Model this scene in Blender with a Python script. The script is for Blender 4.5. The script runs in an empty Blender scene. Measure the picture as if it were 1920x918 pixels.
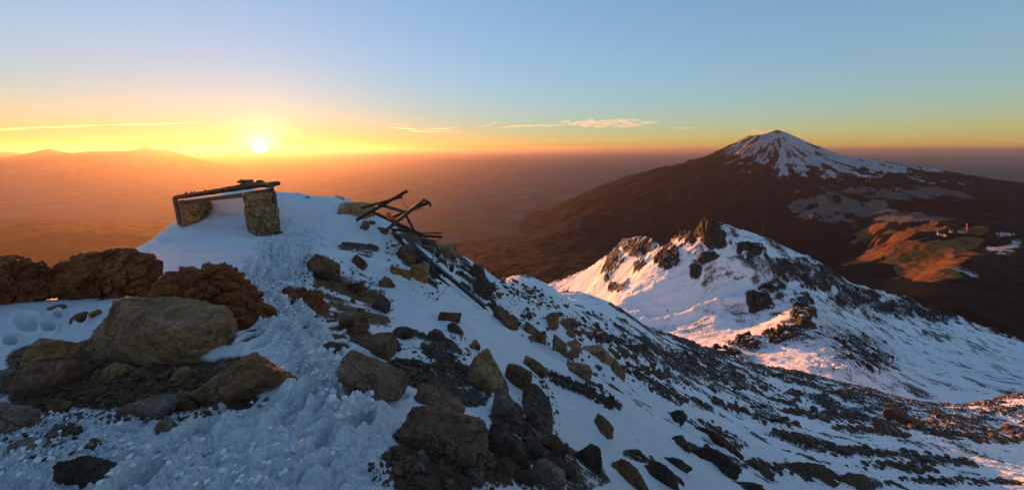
import bpy, math, random
import numpy as np
from mathutils import Vector, Matrix
R = math.radians

# ------------------------------------------------------------------ camera, sky, sun, exposure
F, CX, HY = 700.0, 960.0, 281.0          # focal length, centre column and eye-level row, in 1920 px units
SC = bpy.context.scene
COL = SC.collection
cam_d = bpy.data.cameras.new('camera')
cam_d.sensor_fit = 'HORIZONTAL'
cam_d.angle = 2 * math.atan(960 / F)
cam_d.shift_y = -(459 - HY) / 1920
cam_d.clip_start = 0.05
cam_d.clip_end = 2.0e6
cam = bpy.data.objects.new('camera', cam_d)
cam.location = (0, 0, 0)
cam.rotation_euler = (R(90), 0, 0)
COL.objects.link(cam)
SC.camera = cam

SUN_AZ, SUN_EL = -37.0, 0.8              # degrees from +Y (negative = left), light direction
GLOW_AZ, GLOW_EL = -34.0, 0.35           # where the disc is seen
world = bpy.data.worlds.new('World')
SC.world = world
world.use_nodes = True
wn, wl = world.node_tree.nodes, world.node_tree.links
bg = wn['Background']
sky = wn.new('ShaderNodeTexSky')
sky.sky_type = 'NISHITA'
sky.sun_disc = False
sky.sun_elevation = R(2.2)
sky.sun_rotation = R(GLOW_AZ)
sky.altitude = 3000
sky.air_density = 1.0
sky.dust_density = .04
sky.ozone_density = 1.2
def vmath(op, a, b):
    t = wn.new('ShaderNodeVectorMath'); t.operation = op
    for i, v in enumerate((a, b)):
        if isinstance(v, tuple): t.inputs[i].default_value = v
        else: wl.new(v, t.inputs[i])
    return t.outputs[0]
lum = wn.new('ShaderNodeRGBToBW'); wl.new(sky.outputs[0], lum.inputs[0])
lc = wn.new('ShaderNodeCombineXYZ')
for i in range(3): wl.new(lum.outputs[0], lc.inputs[i])
comp = vmath('DIVIDE', sky.outputs[0], vmath('ADD', vmath('MULTIPLY', lc.outputs[0], (1.25, 1.25, 1.25)), (1, 1, 1)))   # the exposure-blended sky: bright parts rolled off
gm = wn.new('ShaderNodeGamma'); wl.new(comp, gm.inputs[0]); gm.inputs[1].default_value = 1.25
hs = wn.new('ShaderNodeHueSaturation'); hs.inputs['Saturation'].default_value = .95; wl.new(gm.outputs[0], hs.inputs['Color'])
comp = vmath('MULTIPLY', hs.outputs[0], (1.55, 1.56, 1.62))
geo_w = wn.new('ShaderNodeTexCoord')
def sdir(az, el):
    return Vector((math.sin(R(az)) * math.cos(R(el)), math.cos(R(az)) * math.cos(R(el)), math.sin(R(el))))
dotn = wn.new('ShaderNodeVectorMath'); dotn.operation = 'DOT_PRODUCT'
wl.new(geo_w.outputs['Generated'], dotn.inputs[0]); dotn.inputs[1].default_value = sdir(GLOW_AZ, GLOW_EL)
def wmath(op, a, b=None):
    t = wn.new('ShaderNodeMath'); t.operation = op; t.use_clamp = False
    for i, v in enumerate((a, b)):
        if v is None: continue
        if isinstance(v, (int, float)): t.inputs[i].default_value = v
        else: wl.new(v, t.inputs[i])
    return t.outputs[0]
angw = wmath('ARCCOSINE', wmath('MINIMUM', dotn.outputs['Value'], 1.0))
tot = comp                                             # the sun's aureole in dusty dawn air
sepz = wn.new('ShaderNodeSeparateXYZ'); wl.new(geo_w.outputs['Generated'], sepz.inputs[0])
low = wmath('EXPONENT', wmath('MULTIPLY', wmath('ABSOLUTE', sepz.outputs[2]), -1/R(3.2)))      # dust near the horizon reddens the sky
tv = wn.new('ShaderNodeCombineXYZ')
for i, k in enumerate((.04, .24, .46)): wl.new(wmath('SUBTRACT', 1.0, wmath('MULTIPLY', low, k)), tv.inputs[i])
tot = vmath('MULTIPLY', tot, tv.outputs[0])
for deg, amp, colr in ((1.0, 9.0, (1, .72, .34)), (4.0, .4, (1, .60, .20)), (14.0, .07, (1, .70, .36))):
    e = wmath('MULTIPLY', wmath('EXPONENT', wmath('MULTIPLY', angw, -1/R(deg))), amp)
    cv = wn.new('ShaderNodeCombineXYZ')
    for i in range(3): wl.new(wmath('MULTIPLY', e, colr[i]), cv.inputs[i])
    tot = vmath('ADD', tot, cv.outputs[0])
wl.new(tot, bg.inputs[0])
bg.inputs[1].default_value = 0.15

sun_d = bpy.data.lights.new('sun', 'SUN')
sun_d.energy = 5.0
sun_d.angle = R(0.5)
sun_d.color = (1.0, 0.34, 0.06)
sun = bpy.data.objects.new('sun', sun_d)
def sdir(az, el):
    return Vector((math.sin(R(az)) * math.cos(R(el)), math.cos(R(az)) * math.cos(R(el)), math.sin(R(el))))
sun.rotation_euler = sdir(SUN_AZ, SUN_EL).to_track_quat('Z', 'Y').to_euler()
COL.objects.link(sun)

SC.view_settings.view_transform = 'Standard'
SC.view_settings.look = 'None'
SC.view_settings.gamma = 1
SC.view_settings.use_curve_mapping = False
SC.view_settings.exposure = 2.12
SC.cycles.use_denoising = True
SC.cycles.max_bounces = 6
SC.cycles.volume_bounces = 1
SC.cycles.sample_clamp_indirect = 4
SC.cycles.volume_max_steps = 256

# ------------------------------------------------------------------ numeric helpers
def h2(ix, iy, seed):
    ix = ix.astype(np.int64).astype(np.uint32); iy = iy.astype(np.int64).astype(np.uint32)
    h = ix * np.uint32(374761393) + iy * np.uint32(668265263) + np.uint32((seed * 2246822519) & 0xffffffff)
    h ^= h >> np.uint32(13); h *= np.uint32(1274126177); h ^= h >> np.uint32(16)
    h *= np.uint32(2654435761); h ^= h >> np.uint32(15)
    return (h & np.uint32(0xffffff)).astype(np.float64) / 16777216.0
def vn(x, y, seed=0):
    ix = np.floor(x); iy = np.floor(y); fx = x - ix; fy = y - iy
    fx = fx*fx*fx*(fx*(fx*6-15)+10); fy = fy*fy*fy*(fy*(fy*6-15)+10)
    a = h2(ix, iy, seed); b = h2(ix+1, iy, seed); c = h2(ix, iy+1, seed); d = h2(ix+1, iy+1, seed)
    return (a + (b-a)*fx + (c-a)*fy + (a-b-c+d)*fx*fy) * 2 - 1
def fbm(x, y, octv=5, seed=0, gain=.5, lac=2.07):
    s = 0.0; a = 1.0; t = 0.0
    for i in range(octv):
        s = s + a * vn(x, y, seed + i*17); t += a; a *= gain
        x, y = (x*.8 - y*.6)*lac + 13.1, (x*.6 + y*.8)*lac + 7.7
    return s / t
def ridged(x, y, octv=5, seed=0, gain=.55, lac=2.1):
    s = 0.0; a = 1.0; t = 0.0
    for i in range(octv):
        s = s + a * (1 - 2*np.abs(vn(x, y, seed + i*31))); t += a; a *= gain
        x, y = (x*.8 - y*.6)*lac + 3.1, (x*.6 + y*.8)*lac + 17.7
    return s / t
def worley(x, y, seed=0):
    """angular rocks: each cell is a tilted flat-topped block; returns height (0..1), edge distance, cell id"""
    ix = np.floor(x); iy = np.floor(y)
    f1 = np.full(x.shape, 9.0); f2 = np.full(x.shape, 9.0); idn = np.zeros(x.shape); dx1 = np.zeros(x.shape); dy1 = np.zeros(x.shape)
    for j in (-1, 0, 1):
        for i in (-1, 0, 1):
            cx = ix+i; cy = iy+j
            px = cx + .15 + .7*h2(cx, cy, seed); py = cy + .15 + .7*h2(cx, cy, seed+1)
            dx = x-px; dy = y-py; d = dx*dx + dy*dy
            new = d < f1
            f2 = np.where(new, f1, np.minimum(f2, d))
            idn = np.where(new, h2(cx, cy, seed+2), idn)
            dx1 = np.where(new, dx, dx1); dy1 = np.where(new, dy, dy1)
            f1 = np.where(new, d, f1)
    e = np.sqrt(f2) - np.sqrt(f1)
    tx = np.modf(idn*97.3)[0]*2-1; ty = np.modf(idn*53.7)[0]*2-1
    top = .45 + .55*idn + .55*(tx*dx1 + ty*dy1)
    h = np.minimum(top, e*5.5)
    return h, e, idn
def ss(a, b, x):
    t = np.clip((x-a)/(b-a), 0, 1); return t*t*(3-2*t)
def at(px, py, Y):
    return ((px-CX)/F*Y, Y, -(py-HY)/F*Y)
class RBF:
    """thin-plate surface through (px,py,Y) control points, in (bearing, log distance)"""
    def __init__(s, pts, off=2.0, sm=1e-4):
        p = np.array(pts, float); s.off = off
        q = np.stack([(p[:, 0]-CX)/F, np.log(p[:, 2])], 1)
        val = -(p[:, 1]-HY)/F * p[:, 2]/(p[:, 2]+off)
        n = len(p); A = np.zeros((n+3, n+3))
        A[:n, :n] = s.k(np.hypot(q[:, None, 0]-q[None, :, 0], q[:, None, 1]-q[None, :, 1])) + np.eye(n)*sm
        A[:n, n] = 1; A[:n, n+1:] = q; A[n:, :n] = A[:n, n:].T
        w = np.linalg.solve(A, np.concatenate([val, [0, 0, 0]]))
        s.q, s.w, s.n = q, w, n
    @staticmethod
    def k(r):
        r = np.maximum(r, 1e-9); return r*r*np.log(r)
    def __call__(s, X, Y):
        u = X/Y; l = np.log(Y); o = s.w[s.n] + s.w[s.n+1]*u + s.w[s.n+2]*l
        for i in range(s.n):
            r2 = np.maximum((u-s.q[i, 0])**2 + (l-s.q[i, 1])**2, 1e-18)
            o = o + s.w[i]*.5*r2*np.log(r2)
        return o*(Y+s.off)
def link_mesh(name, me, mat=None, parent=None):
    o = bpy.data.objects.new(name, me); COL.objects.link(o)
    if mat: me.materials.append(mat)
    if parent is not None: o.parent = parent
    return o
def grid_obj(name, X, Y, Z, mat, attrs=None, smooth=True):
    ny, nx = X.shape
    me = bpy.data.meshes.new(name)
    co = np.stack([X, Y, Z], -1).reshape(-1, 3).astype(np.float32)
    me.vertices.add(len(co)); me.vertices.foreach_set('co', co.ravel())
    i = np.arange(ny-1)[:, None]*nx + np.arange(nx-1)[None, :]
    f = np.stack([i, i+1, i+nx+1, i+nx], -1).reshape(-1, 4).astype(np.int32)
    me.loops.add(f.size); me.loops.foreach_set('vertex_index', f.ravel())
    me.polygons.add(len(f)); me.polygons.foreach_set('loop_start', np.arange(0, f.size, 4, dtype=np.int32))
    me.update(calc_edges=True)
    if smooth: me.polygons.foreach_set('use_smooth', np.ones(len(f), bool))
    for k, v in (attrs or {}).items():
        a = me.attributes.new(k, 'FLOAT', 'POINT'); a.data.foreach_set('value', v.ravel().astype(np.float32))
    o = link_mesh(name, me, mat); o['kind'] = 'structure'
    return o

# ------------------------------------------------------------------ materials
class M:
    def __init__(s, name):
        s.m = bpy.data.materials.new(name); s.m.use_nodes = True
        s.n, s.l = s.m.node_tree.nodes, s.m.node_tree.links
        s.b = s.n['Principled BSDF']; s.tc = s.n.new('ShaderNodeTexCoord').outputs['Object']
    def noise(s, scale, detail=6, rough=.6, vec=None, dist=0.0, typ='FBM'):
        t = s.n.new('ShaderNodeTexNoise'); t.noise_type = typ
        t.inputs['Scale'].default_value = scale; t.inputs['Detail'].default_value = detail
        t.inputs['Roughness'].default_value = rough; t.inputs['Distortion'].default_value = dist
        s.l.new(vec or s.tc, t.inputs['Vector']); return t.outputs[0]
    def voro(s, scale, feat='F1', vec=None, out='Distance'):
        t = s.n.new('ShaderNodeTexVoronoi'); t.feature = feat; t.inputs['Scale'].default_value = scale
        s.l.new(vec or s.tc, t.inputs['Vector']); return t.outputs[out]
    def mapping(s, scale, rot=(0, 0, 0)):
        t = s.n.new('ShaderNodeMapping'); t.inputs['Scale'].default_value = scale; t.inputs['Rotation'].default_value = rot
        s.l.new(s.tc, t.inputs['Vector']); return t.outputs[0]
    def attr(s, name):
        t = s.n.new('ShaderNodeAttribute'); t.attribute_name = name; return t.outputs['Fac']
    def rng(s, v, a, b, c=0.0, d=1.0):
        t = s.n.new('ShaderNodeMapRange'); t.inputs[1].default_value = a; t.inputs[2].default_value = b
        t.inputs[3].default_value = c; t.inputs[4].default_value = d; s.l.new(v, t.inputs[0]); return t.outputs[0]
    def math(s, op, a, b=None):
        t = s.n.new('ShaderNodeMath'); t.operation = op
        for i, v in enumerate((a, b)):
            if v is None: continue
            if isinstance(v, (int, float)): t.inputs[i].default_value = v
            else: s.l.new(v, t.inputs[i])
        return t.outputs[0]
    def mix(s, f, a, b):
        t = s.n.new('ShaderNodeMix'); t.data_type = 'RGBA'
        for sock, v in ((t.inputs[0], f), (t.inputs[6], a), (t.inputs[7], b)):
            if isinstance(v, (int, float)): sock.default_value = v
            elif isinstance(v, tuple): sock.default_value = (*v, 1)
            else: s.l.new(v, sock)
        return t.outputs[2]
    def ramp(s, v, stops):
        t = s.n.new('ShaderNodeValToRGB'); e = t.color_ramp.elements
        while len(e) > 1: e.remove(e[0])
        e[0].position = stops[0][0]; e[0].color = (*stops[0][1], 1)
        for p, c in stops[1:]:
            k = e.new(p); k.color = (*c, 1)
        s.l.new(v, t.inputs[0]); return t.outputs[0]
    def bump(s, h, dist, strength=1.0, prev=None):
        t = s.n.new('ShaderNodeBump'); t.inputs['Distance'].default_value = dist; t.inputs['Strength'].default_value = strength
        s.l.new(h, t.inputs['Height'])
        if prev is not None: s.l.new(prev, t.inputs['Normal'])
        return t.outputs[0]
    def done(s, col=None, rough=.9, normal=None, metal=None, spec=None):
        if isinstance(col, tuple): s.b.inputs['Base Color'].default_value = (*col, 1)
        elif col is not None: s.l.new(col, s.b.inputs['Base Color'])
        if isinstance(rough, (int, float)): s.b.inputs['Roughness'].default_value = rough
        else: s.l.new(rough, s.b.inputs['Roughness'])
        if normal is not None: s.l.new(normal, s.b.inputs['Normal'])
        if metal is not None: s.b.inputs['Metallic'].default_value = metal
        if spec is not None: s.b.inputs['Specular IOR Level'].default_value = spec
        return s.m
SNOW = (.85, .85, .86)

def mat_ground():
    m = M('ground_snow_and_rock')
    sn = m.attr('snow'); ru = m.attr('rust'); dirt = m.attr('dirt')
    n1 = m.noise(9, 8, .7); n2 = m.noise(60, 5, .7); nb = m.noise(1.4, 5, .6)
    rock = m.ramp(n1, [(.25, (.016, .013, .011)), (.5, (.05, .039, .030)), (.75, (.12, .095, .072))])
    rock2 = m.ramp(n1, [(.25, (.05, .022, .010)), (.5, (.15, .068, .028)), (.8, (.26, .14, .065))])
    d = m.ramp(n2, [(.3, (.07, .034, .014)), (.6, (.19, .098, .042)), (.8, (.31, .18, .09))])
    c = m.mix(ru, rock, rock2); c = m.mix(dirt, c, d)
    s = m.ramp(nb, [(.3, (.76, .78, .82)), (.7, (.86, .86, .87))])
    c = m.mix(sn, c, s)
    hs = m.noise(45, 6, .65); hr = m.noise(30, 10, .75)
    hh = m.mix(sn, hr, hs)
    b1 = m.bump(hh, .035, 1.0); b1 = m.bump(m.noise(13, 7, .62), .05, .55, b1)
    b2 = m.bump(m.noise(3.5, 6, .6), .06, .5, b1)
    return m.done(c, m.rng(sn, 0, 1, .85, .55), b2, spec=.35)
def mat_ridge():
    m = M('ridge_snow_and_crag')
    sn = m.attr('snow')
    n1 = m.noise(.12, 8, .75); n2 = m.noise(.6, 6, .7)
    rock = m.ramp(n1, [(.3, (.02, .016, .014)), (.55, (.06, .045, .035)), (.8, (.13, .09, .06))])
    k = m.math('ADD', sn, m.rng(n2, .3, .7, -.42, .42)); k = m.rng(k, .40, .56)
    c = m.mix(k, rock, SNOW)
    b = m.bump(n2, 1.2, .7)
    return m.done(c, .8, b, spec=.2)
def mat_apron():
    m = M('forest_sunlit_grass_and_snow')
    sn = m.attr('snow'); gr = m.attr('grass_and_sun'); ash = m.attr('ash')
    n1 = m.noise(.006, 8, .7); n2 = m.noise(.03, 6, .75); n3 = m.noise(.0012, 6, .6)
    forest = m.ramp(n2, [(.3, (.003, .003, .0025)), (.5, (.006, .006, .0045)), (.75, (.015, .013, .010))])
    grass_and_sun = m.ramp(n1, [(.3, (.06, .024, .009)), (.5, (.22, .088, .025)), (.75, (.38, .165, .05))])  # brown grass, brightened to orange for low sun on the pass
    c = m.mix(m.rng(m.math('ADD', gr, m.rng(n1, .3, .7, -.3, .3)), .4, .6), forest, grass_and_sun)
    c = m.mix(m.rng(m.math('ADD', ash, m.rng(n2, .3, .7, -.4, .4)), .35, .65), c, (.13, .115, .10))
    k = m.rng(m.math('ADD', sn, m.rng(n2, .3, .7, -.3, .3)), .4, .6)
    c = m.mix(k, c, m.ramp(n2, [(.38, (.20, .20, .205)), (.6, (.56, .57, .60))]))
    return m.done(c, .9, m.bump(n2, 14, .8), spec=.1)
def mat_plain():
    m = M('plain_fields')
    n1 = m.noise(.0004, 8, .65); v = m.voro(.0011, out='Color')
    c = m.ramp(n1, [(.3, (.04, .034, .024)), (.5, (.06, .05, .034)), (.7, (.085, .07, .05))])
    c = m.mix(.18, c, m.mix(.7, v, (.06, .05, .03)))
    return m.done(c, .95, spec=.1)
def mat_far():
    m = M('far_mountain_rock')
    n1 = m.noise(.0008, 8, .65)
    return m.done(m.ramp(n1, [(.3, (.05, .045, .04)), (.7, (.14, .12, .10))]), .95, m.bump(n1, 200, .6), spec=.1)

# ------------------------------------------------------------------ far country
def uy_grid(px0, px1, nu, y0, y1, ny):
    u = np.linspace((px0-CX)/F, (px1-CX)/F, nu); y = np.exp(np.linspace(math.log(y0), math.log(y1), ny))
    Y = np.repeat(y[:, None], nu, 1); return Y*u[None, :], Y

GROUND_Z = -2700.0
def build_plain():
    n = 96; bm_v = [(0, 0, GROUND_Z)]; rings = [2000, 6000, 12000, 25000, 50000, 100000, 180000, 300000]
    for r in rings:
        for i in range(n):
            a = 2*math.pi*i/n; bm_v.append((r*math.cos(a), r*math.sin(a), GROUND_Z))
    fs = [(0, 1+i, 1+(i+1) % n) for i in range(n)]
    for k in range(len(rings)-1):
        for i in range(n):
            a = 1+k*n; j = (i+1) % n; fs.append((a+i, a+n+i, a+n+j, a+j))
    me = bpy.data.meshes.new('plain'); me.from_pydata(bm_v, [], fs); me.update()
    o = link_mesh('plain', me, mat_plain()); o['kind'] = 'structure'
build_plain()

def far_hill(name, prof, Y, mat, depth):
    """a mountain whose crest passes through the (px,py) profile at distance Y, real thickness along Y"""
    px = np.array([p[0] for p in prof], float); py = np.array([p[1] for p in prof], float)
    nu, nv = 260, 60
    P = np.linspace(px[0], px[-1], nu); H = -(np.interp(P, px, py)-HY)/F*Y - GROUND_Z
    t = np.linspace(-1, 1, nv)[:, None]
    X = np.repeat(((P-CX)/F*Y)[None, :], nv, 0); YY = Y + t*depth + 0*X
    X = X*(YY/Y)**0
    sc_ = abs(depth)*.35
    fall = np.clip(1-np.abs(t), 0, 1)**1.1
    Z = GROUND_Z - 30 + (H[None, :]+30)*fall*(1 + .12*ridged(X/sc_, YY/sc_, 5, 5)*(1-fall)*2)
    grid_obj(name, X, YY, Z, mat)
MF = mat_far()
far_hill('mountain', [(-260, 292), (-200, 291), (-60, 287), (-10, 283), (15, 285), (60, 292), (200, 300), (420, 420)], 70000, MF, 14000)
far_hill('mountain', [(-110, 440), (-60, 312), (-20, 300), (0, 296), (30, 292), (60, 286), (75, 283), (82, 282), (88, 278.5), (95, 279), (102, 283), (115, 285), (133, 286), (150, 292), (172, 296), (195, 306), (240, 440)], 38000, MF, 9000)
far_hill('mountain', [(60, 440), (120, 300), (140, 287), (170, 282), (235, 282), (255, 281), (262, 277.5), (268, 275), (273, 272.5), (279, 275), (290, 279), (300, 279.5), (306, 278), (313, 281), (330, 288), (360, 298), (430, 440)], 50000, MF, 10000)
far_hill('mountain', [(120, 440), (185, 300), (200, 293), (213, 291), (222, 295), (260, 320), (330, 440)], 50000, MF, 5000)
far_hill('hill', [(820, 400), (890, 338), (925, 326), (940, 323), (957, 327), (1010, 340), (1090, 400)], 42000, MF, 4000)
far_hill('hill', [(560, 400), (640, 322), (665, 314), (690, 317), (760, 326), (860, 400)], 60000, MF, 5000)

APRON = [
 # left forested shoulder
 (-300, 474, 6500), (0, 475, 6500), (150, 473, 6600), (280, 480, 6500), (-300, 640, 4000), (200, 640, 4000), (600, 640, 4000), (600, 500, 6500),
 (860, 478, 6600), (-300, 620, 3000), (300, 640, 3000),
 (900, 470, 8500), (1000, 446, 8800), (1040, 440, 8600), (1080, 415, 8200), (1130, 405, 8000), (1180, 420, 8000), (1240, 428, 8300),
 (1000, 500, 5000), (900, 520, 4500), (1100, 480, 5500), (1200, 480, 6000), (1100, 540, 3500),
 (1000, 432, 13000), (1100, 396, 12500), (1200, 372, 12000), (1300, 355, 11500), (1400, 365, 10500), (1500, 370, 10000), (1600, 365, 10000),
 (1300, 420, 9000), (1450, 420, 8500), (1560, 400, 8500), (1620, 385, 9000), (1500, 470, 6500), (1400, 520, 4500), (1600, 470, 6000),
 (1650, 412, 6300), (1720, 412, 6000), (1760, 432, 5400), (1810, 429, 5200), (1835, 465, 4700), (1740, 470, 4800), (1690, 450, 5300),
 (1740, 515, 4100), (1680, 540, 4000), (1600, 540, 4200), (1530, 530, 4500), (1820, 490, 3900), (1780, 498, 3800), (1860, 520, 3600),
 (1850, 600, 3000), (1700, 620, 3000), (1920, 600, 3000), (2100, 620, 3000), (1500, 620, 3000), (1300, 620, 3000), (1000, 620, 3000),
 (1880, 428, 5400), (1920, 430, 5500), (1850, 455, 5600), (2050, 430, 5500), (1790, 400, 8200), (1830, 368, 8800), (1860, 385, 9000), (1920, 400, 9500),
 (1700, 345, 11500), (1790, 345, 12000), (1850, 358, 13000), (1920, 378, 14000), (2050, 400, 14000),
 (-300, 330, 40000), (300, 330, 40000), (900, 330, 40000), (1500, 330, 40000), (2100, 330, 40000), (-300, 420, 14000), (300, 420, 14000), (800, 425, 14000),
 (1600, 1000, 1900), (1000, 1000, 1900), (0, 1000, 1900), (2200, 1000, 1900)]
def build_apron():
    X, Y = uy_grid(-420, 2350, 1250, 1800, 26000, 700)
    Z = RBF(APRON, 800)(X, Y)
    s = 900.0
    Z = Z + (60*ridged(X/s, Y/s, 6, 3) + 110*ridged(X/2600, Y/3200, 4, 6))*ss(26000, 9000, Y) + 14*fbm(X/130, Y/130, 4, 8)
    gx = X + .35*Y; wz = np.exp(-((X/Y*F+CX-1720)/150)**2 - ((Y-5000)/1300)**2)
    Z = Z + wz*(95*ridged(gx/520, Y/900, 4, 19, .5) + 14*ridged(X/150, Y/200, 3, 20))
    # the big cone
    PY = 12000.0; cx, cy, cz = at(1456, 243, PY)
    dx = X-cx; dy = (Y-cy); r = np.hypot(dx, dy*.95) + 1e-6; ang = np.arctan2(dx, -dy)    # 0 toward camera
    k = PY/F
    lp = np.array([(0, 0), (8, -5), (22, -9), (36, -12), (46, -12), (68, -24), (113, -52), (158, -68), (208, -80), (268, -98), (360, -134), (430, -176), (520, -215), (1000, -270)], float)
    rp = np.array([(0, 0), (17, -7), (42, -29), (87, -51), (142, -60), (232, -76), (302, -90), (392, -104), (465, -130), (600, -175), (800, -230), (1000, -260)], float)
    fp = np.array([(0, 0), (30, -14), (70, -38), (120, -62), (190, -83), (300, -106), (450, -128), (600, -150), (800, -200), (1000, -240)], float)
    L = np.interp(r/k, lp[:, 0], lp[:, 1])*k; Rr = np.interp(r/k, rp[:, 0], rp[:, 1])*k; Fp = np.interp(r/k, fp[:, 0], fp[:, 1])*k
    wL = np.clip(-np.sin(ang), 0, 1)**2; wR = np.clip(np.sin(ang), 0, 1)**2; wF = 1-wL-wR
    cone = cz + wL*L + wR*Rr + wF*Fp
    gul = ridged(ang*7 + .5*fbm(r/700, ang*3, 3, 2), r/2600, 5, 77, .7)
    cone = cone + gul*np.clip(r*.07, 0, 150) + 26*fbm(X/210, Y/210, 5, 9)*ss(0, 600, r)
    t = ss(-120, 120, cone-Z)
    Z = Z*(1-t) + cone*t + np.maximum(0, 30-np.abs(cone-Z)*.25)*0
    edge = ss(13500, 18000, Y); Z = Z*(1-edge) + (GROUND_Z-60)*edge
    Z = np.where(Y > 9500, np.maximum(Z, GROUND_Z-60), Z)
    Z = np.where(Y < 2300, Z - (2300-Y)*1.2, Z)
    PX = X/Y*F+CX; PYY = HY - Z/Y*F
    n = fbm(X/260, Y/260, 5, 21); gy = np.gradient(Z, axis=1)/np.maximum(np.abs(np.gradient(X, axis=1)), 1e-6)
    hz = (Z-cz)
    line = -1130 - 150*np.clip((PX-1458)/200, -1.6, 0) + 60*np.clip((PX-1458)/250, 0, 1)
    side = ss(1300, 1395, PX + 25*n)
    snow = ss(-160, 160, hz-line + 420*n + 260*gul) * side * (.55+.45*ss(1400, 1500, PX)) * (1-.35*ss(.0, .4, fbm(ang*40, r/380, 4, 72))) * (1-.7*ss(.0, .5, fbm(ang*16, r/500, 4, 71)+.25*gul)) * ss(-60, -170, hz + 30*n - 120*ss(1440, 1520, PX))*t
    snow = np.maximum(snow, ss(0, .3, n+.12)*np.exp(-((PX-1650)/75)**2-((PYY-324)/9)**2)*1.1)
    snow = np.maximum(snow, ss(-.1, .15, n)*ss(1.1, .5, np.hypot((PX-1795)/62, (PYY-520)/26)+.8*n)*.7*(Y < 4300))
    snow = np.maximum(snow, (n > .0)*ss(1.0, .6, np.hypot((PX-1880)/45, (PYY-455)/30))*.6)
    grass_and_sun = ss(1.15, .75, np.hypot((PX-1720)/125, (PYY-468)/52) + .7*n + 1.8*np.clip(fbm(X/700, Y/170, 4, 27)+.08, 0, 1))  # grass broken into streaks: sunlit hills and shadows between put into the colour
    grass_and_sun = np.maximum(grass_and_sun, ss(1.1, .7, np.hypot((PX-1740)/70, (PYY-500)/30)))
    ash = ss(1.1, .5, np.hypot((PX-1590)/110, (PYY-390)/24) + 1.3*n + .5*fbm(X/700, Y/150, 4, 24))
    ash = np.maximum(ash, ss(1.1, .5, np.hypot((PX-1680)/120, (PYY-362)/16) + 1.4*n)*.7)
    ash = np.maximum(ash, ss(1.1, .5, np.hypot((PX-1700)/110, (PYY-410)/7) + .4*n)*.7)
    ash = np.maximum(ash, t*ss(-1100, -700, hz)*.38)
    grass_and_sun = np.maximum(grass_and_sun, t*ss(-1500, -1100, hz+200*n)*.3*ss(1420, 1200, PX))
    grid_obj('foothills', X, Y, Z, mat_apron(), dict(snow=snow, grass_and_sun=grass_and_sun, ash=ash))
    return X[0]/Y[0], Y[:, 0], HY - Z/Y*F
AU, AY, AP = build_apron()
def far_hit(px, py):
    j = int(np.searchsorted(AU, (px-CX)/F)); ok = (AP[:, j] <= py) & (AY > 3600); return float(AY[int(np.argmax(ok))])-20

CREST = [(1000, 547, 1720), (1040, 531, 1650), (1100, 508, 1550), (1130, 488, 1450), (1165, 457, 1300), (1215, 451, 1130), (1265, 456, 1000), (1300, 443, 890), (1330, 434, 820), (1350, 446, 800),
 (1390, 466, 780), (1430, 466, 770), (1450, 483, 765), (1540, 506, 770), (1620, 550, 800), (1700, 564, 850), (1740, 588, 850), (1800, 602, 850), (1860, 628, 850),
 (1920, 648, 850), (2100, 690, 850), (2300, 740, 850)]
RIDGE = CREST + [
 (1050, 560, 1450), (1100, 565, 1150), (1165, 532, 1040), (1120, 520, 1300), (1230, 483, 1000), (1230, 508, 820), (1150, 568, 800), (1300, 532, 760), (1220, 590, 720), (1400, 545, 700), (1340, 585, 650),
 (1200, 618, 660), (1260, 632, 600), (1330, 622, 600), (1400, 600, 620), (1450, 570, 650), (1500, 560, 640),
 (1525, 580, 590), (1515, 625, 530), (1450, 640, 520), (1400, 645, 510), (1370, 655, 490), (1310, 660, 480), (1250, 658, 490),
 (1570, 580, 690), (1620, 640, 570), (1580, 690, 430), (1700, 650, 650), (1700, 740, 420), (1800, 690, 560), (1920, 745, 430), (1920, 695, 650), (1450, 710, 400), (1320, 730, 400), (1180, 690, 450), (1050, 640, 500), (1000, 640, 800),
 (2150, 760, 430), (1700, 820, 300), (1900, 820, 300), (1400, 800, 300), (1100, 800, 300), (2200, 850, 300),
 (1000, 680, 2150), (1165, 620, 1750), (1330, 600, 1150), (1500, 640, 1100), (1700, 700, 1200), (1920, 760, 1200), (2200, 800, 1200),
 (1000, 780, 2200), (1300, 760, 2200), (1600, 760, 2200), (1900, 800, 2200), (2200, 820, 2200)]
def seg_dist(X, Y, pts):
    best = np.full(X.shape, 1e9)
    for (x0, y0), (x1, y1) in zip(pts[:-1], pts[1:]):
        dx, dy = x1-x0, y1-y0; t = np.clip(((X-x0)*dx+(Y-y0)*dy)/(dx*dx+dy*dy), 0, 1)
        best = np.minimum(best, np.hypot(X-x0-t*dx, Y-y0-t*dy))
    return best
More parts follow.
